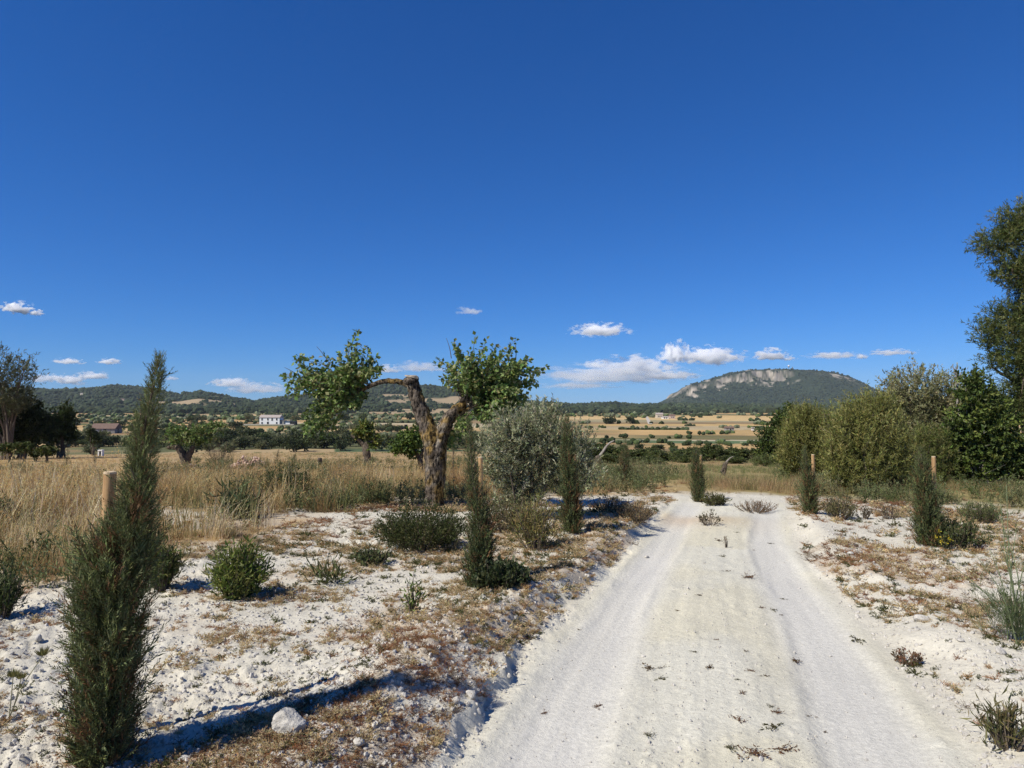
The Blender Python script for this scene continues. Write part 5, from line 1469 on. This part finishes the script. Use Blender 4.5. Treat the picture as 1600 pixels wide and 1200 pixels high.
wz = weed_zone(x, y)
grade = fbm(x, y, 1.9, 213, 3)
lip = np.exp(-((np.abs(u) - 1.62) / .38) ** 2) * sstep(.40, .6, fbm(x, y, .7, 219, 3)) * np.where(u < 0, 1.0, .45)
keep = (R.random(len(x)) < np.clip(.06 + wz * .36 + .20 * lip, 0, 1)) & (np.abs(u) > 1.12 + .2 * noise(x, y, .5, 215)) & (y < 21)
keep &= ~((track_mask(x, y) > .3))
keep &= (R.random(len(x)) < 1 - .6 * soil_zone(x, y))
sparse = wz[keep] < .2
x, y, r, grade = x[keep], y[keep], r[keep], grade[keep]
n = len(x); z = H(x, y) - .003
t = grade + .13 * R.normal(size=n)
idx = np.where(t > .56, R.choice([0, 1, 7], n), np.where(t > .45, R.choice([2, 3, 6, 3], n), R.choice([2, 4, 3, 5], n)))
idx = np.where(sparse & (R.random(n) < .7), R.choice([4, 5, 5, 1, 7], n), idx)
sc = R.uniform(.4, 1.25, n) * (.62 + .6 * sstep(4, 12, r))
scatter("dry_weeds", np.stack([x, y, z], 1), norm_rot(n, .15), np.stack([sc, sc, sc * .9], 1), idx, w_src)

# crumbs of chalk on the banks and, fewer and smaller, along the track
c_src = []
for q in range(5):
    V, T = stone_mesh(R, (.011, .009, .007), ICO1, .3); c_src.append(source("crumb_source", V, T, None, M_CHALK))
x, y, r = polar(60000, 2.2, 15, -42, 42)
u = track_u(x, y); tm = track_mask(x, y)
rutm = np.exp(-((np.abs(u) - .74) / .3) ** 4)
keep = R.random(len(x)) < np.where(tm > .5, .24 * (1 - .8 * rutm), .6) * (1 - .7 * soil_zone(x, y))
x, y, u, tm, r = x[keep], y[keep], u[keep], tm[keep], r[keep]; n = len(x)
sc = np.exp(R.normal(size=n) * .55) * np.where(tm > .5, .45, .95); sc = np.minimum(sc, 2.1)
scatter("chalk_crumbs", np.stack([x, y, H(x, y) + .001], 1), R.uniform(0, 6.28, (n, 3)), np.stack([sc] * 3, 1), R.integers(0, 5, n), c_src)

# dark withered sprigs lying on the track
sprig_px = [(1018, 1046), (1030, 1062), (1155, 1128), (1110, 1042), (1152, 1062), (1172, 1050), (1165, 1020), (1208, 955), (1190, 950), (1222, 962), (1140, 1172), (1175, 1182), (1262, 1120), (1212, 1138), (1276, 1122), (1240, 1032), (1205, 1105), (1213, 1115), (1195, 1058), (1225, 937), (1120, 1000), (1060, 955), (1012, 1150), (935, 1105), (1125, 845), (1150, 832), (1178, 860), (1100, 880), (1130, 870), (1168, 903), (1135, 893), (1205, 850), (1160, 1085), (1290, 1145), (1085, 1020), (850, 1115), (905, 985), (1340, 1000), (1225, 1175), (1090, 930)]
sp = []
for q in range(6):
    V, T, C = weed_src([(.12, .085, .06), (.085, .08, .045), (.15, .085, .06)][q % 3], 5 + q, .065, .03, .45, 12, .016, .12)
    sp.append((V, T, C))
protos = {}
for q, p in enumerate(sprig_px):
    x, y, z = at(*p)
    k = q % 6
    if k in protos:
        o = protos[k].copy(); COL.objects.link(o)
    else:
        o = build("withered_sprig", *sp[k][:2], M_STRAW, None, None, sp[k][2]); protos[k] = o
    o.location = (x, y, z + .002); s = min(1.0, .52 * math.exp(R.normal() * .5)); o.scale = (s * R.uniform(1, 1.7), s, s * .8); o.rotation_euler.z = R.uniform(0, 6.28)
    tag(o, "small dark withered sprig lying on the white track", "sprig", "withered sprigs lying on the track")

# ---------------------------------------------------------------- clouds
def cloud_mat(name, gain, seed, scale):
    m, n, l = new_mat(name)
    tc = n.new("ShaderNodeTexCoord")
    sep = n.new("ShaderNodeSeparateXYZ"); l.new(tc.outputs['Object'], sep.inputs[0])
    ab = n.new("ShaderNodeMath"); ab.operation = 'LESS_THAN'; ab.inputs[1].default_value = 0; l.new(sep.outputs['Z'], ab.inputs[0])
    k = n.new("ShaderNodeMath"); k.operation = 'MULTIPLY_ADD'; k.inputs[1].default_value = 1.2; k.inputs[2].default_value = 1.0; l.new(ab.outputs[0], k.inputs[0])
    z2 = n.new("ShaderNodeMath"); z2.operation = 'MULTIPLY'; l.new(sep.outputs['Z'], z2.inputs[0]); l.new(k.outputs[0], z2.inputs[1])
    cb = n.new("ShaderNodeCombineXYZ"); l.new(sep.outputs['X'], cb.inputs[0]); l.new(sep.outputs['Y'], cb.inputs[1]); l.new(z2.outputs[0], cb.inputs[2])
    ln = n.new("ShaderNodeVectorMath"); ln.operation = 'LENGTH'; l.new(cb.outputs[0], ln.inputs[0])
    mp = n.new("ShaderNodeMapping"); mp.inputs['Location'].default_value = (seed * 3.7, seed * 1.3, seed * 2.1); mp.inputs['Scale'].default_value = (1.0, 1.0, .85)
    l.new(tc.outputs['Object'], mp.inputs[0])
    nz = n.new("ShaderNodeTexNoise"); nz.inputs['Scale'].default_value = scale; nz.inputs['Detail'].default_value = 5; nz.inputs['Roughness'].default_value = .58
    l.new(mp.outputs[0], nz.inputs['Vector'])
    a = n.new("ShaderNodeMath"); a.operation = 'MULTIPLY_ADD'; a.inputs[1].default_value = 3.0; a.inputs[2].default_value = -.98; l.new(nz.outputs['Fac'], a.inputs[0])
    b = n.new("ShaderNodeMath"); b.operation = 'SUBTRACT'; l.new(a.outputs[0], b.inputs[0]); l.new(ln.outputs['Value'], b.inputs[1])
    mr = n.new("ShaderNodeMapRange"); mr.inputs[1].default_value = 0; mr.inputs[2].default_value = .3; mr.inputs[3].default_value = 0; mr.inputs[4].default_value = gain
    l.new(b.outputs[0], mr.inputs[0])
    pv = n.new("ShaderNodeVolumePrincipled"); pv.inputs['Color'].default_value = (1, 1, 1, 1); pv.inputs['Anisotropy'].default_value = .0
    l.new(mr.outputs[0], pv.inputs['Density'])
    o = n.new("ShaderNodeOutputMaterial"); l.new(pv.outputs[0], o.inputs['Volume'])
    return m
def cloud(label, px, py, w, h, opac, seed, scale=2.2, D=9500.):
    d = ray(px, py)
    pos = np.array([0, 0, EYE]) + d * D
    k = D / F
    Rk = np.random.default_rng(seed)
    V, T = ICO3
    V = V * (1 + .10 * Rk.normal(size=(len(V), 1)) * .6)
    thick = opac / (w * k * .5 * .8)
    o = build("cloud", V, T, cloud_mat("cloud_vapour", thick, seed, scale), None, tuple(pos))
    o.scale = (w * k * .74, w * k * .5, h * k * 1.0)
    return tag(o, label, "cloud", "small clouds low in the sky")
for args in [("small dense cloud at the far left, highest of the left clouds", 28, 484, 46, 17, 11), ("little wisp touching the highest cloud at far left", 57, 490, 20, 9, 5), ("small flat cloud above the left trees", 107, 566, 38, 9, 6), ("small flat cloud left above the tall cypress", 171, 566, 32, 9, 6),
             ("faint low cloud above the left trees, left of a bank of cloud", 60, 594, 40, 12, 2), ("brightest part of the low cloud bank above the left hill", 112, 596, 48, 14, 6), ("right end of the low cloud bank above the left hill", 146, 589, 46, 12, 5), ("left end of the low cloud bank above the left hill", 84, 592, 34, 11, 4),
             ("low cloud sinking behind the hill between cypress and big mulberry", 362, 600, 58, 14, 5), ("broad pale cloud on the hill dip left of the big mulberry", 400, 609, 90, 18, 3), ("tiny faint wisp above the gnarled mulberry", 268, 592, 22, 6, 1.6), ("thin faint wisp high above the big mulberry", 733, 488, 36, 13, 1.4),
             ("lone white cloud with a puffy right end, high right of the big mulberry", 938, 519, 78, 19, 11), ("pale wisp left of the sawn head of the big mulberry", 606, 579, 36, 12, 3), ("hazy cloud streak right of the sawn head of the big mulberry", 655, 576, 80, 16, 2.4),
             ("bright long cloud closest to the left flank of the mountain", 1110, 561, 96, 25, 12), ("puffy round cloud at the left end of the bright long cloud", 1056, 557, 44, 30, 11), ("wide grey-white cloud below the puffy round one", 992, 576, 120, 26, 5.5), ("hazy low cloud strip just above the tree line right of the big mulberry", 905, 604, 110, 12, 2.2), ("soft cloud scrap at the upper left of the wide grey-white cloud", 934, 571, 44, 12, 2.6), ("bright low streak of cloud touching the mountain flank", 1045, 589, 84, 14, 8), ("spread-out faint bank of cloud right of the big mulberry crown", 950, 590, 210, 28, 4.0),
             ("small bright cloud just above the mountain top", 1206, 557, 50, 16, 9), ("thin tail right of the small cloud above the mountain top", 1233, 561, 20, 8, 2.5), ("flat thin cloud above the right end of the mountain", 1304, 557, 76, 10, 5), ("flat cloud right of the mountain, farthest right", 1393, 552, 64, 9, 4), ("dot of cloud between the two flat clouds right of the mountain", 1347, 558, 18, 8, 3)]:
    cloud(*args, seed=300 + int(args[1]), scale=2.6 if args[3] < 60 else 3.8)

# ---------------------------------------------------------------- haze
def haze():
    m, n, l = new_mat("haze_air")
    pv = n.new("ShaderNodeVolumePrincipled"); pv.inputs['Color'].default_value = (.72, .86, 1, 1); pv.inputs['Density'].default_value = 4.2e-5; pv.inputs['Anisotropy'].default_value = .0
    o = n.new("ShaderNodeOutputMaterial"); l.new(pv.outputs[0], o.inputs['Volume'])
    V, T = box(0, 0, 0, 1, 1, 1)
    zb, zt = float(gz.min()) - 14, 262.
    V = V * [12800, 12800, zt - zb] + [0, 0, (zt + zb) / 2]
    b = build("haze", V, T, m); b['kind'] = 'stuff'
haze()
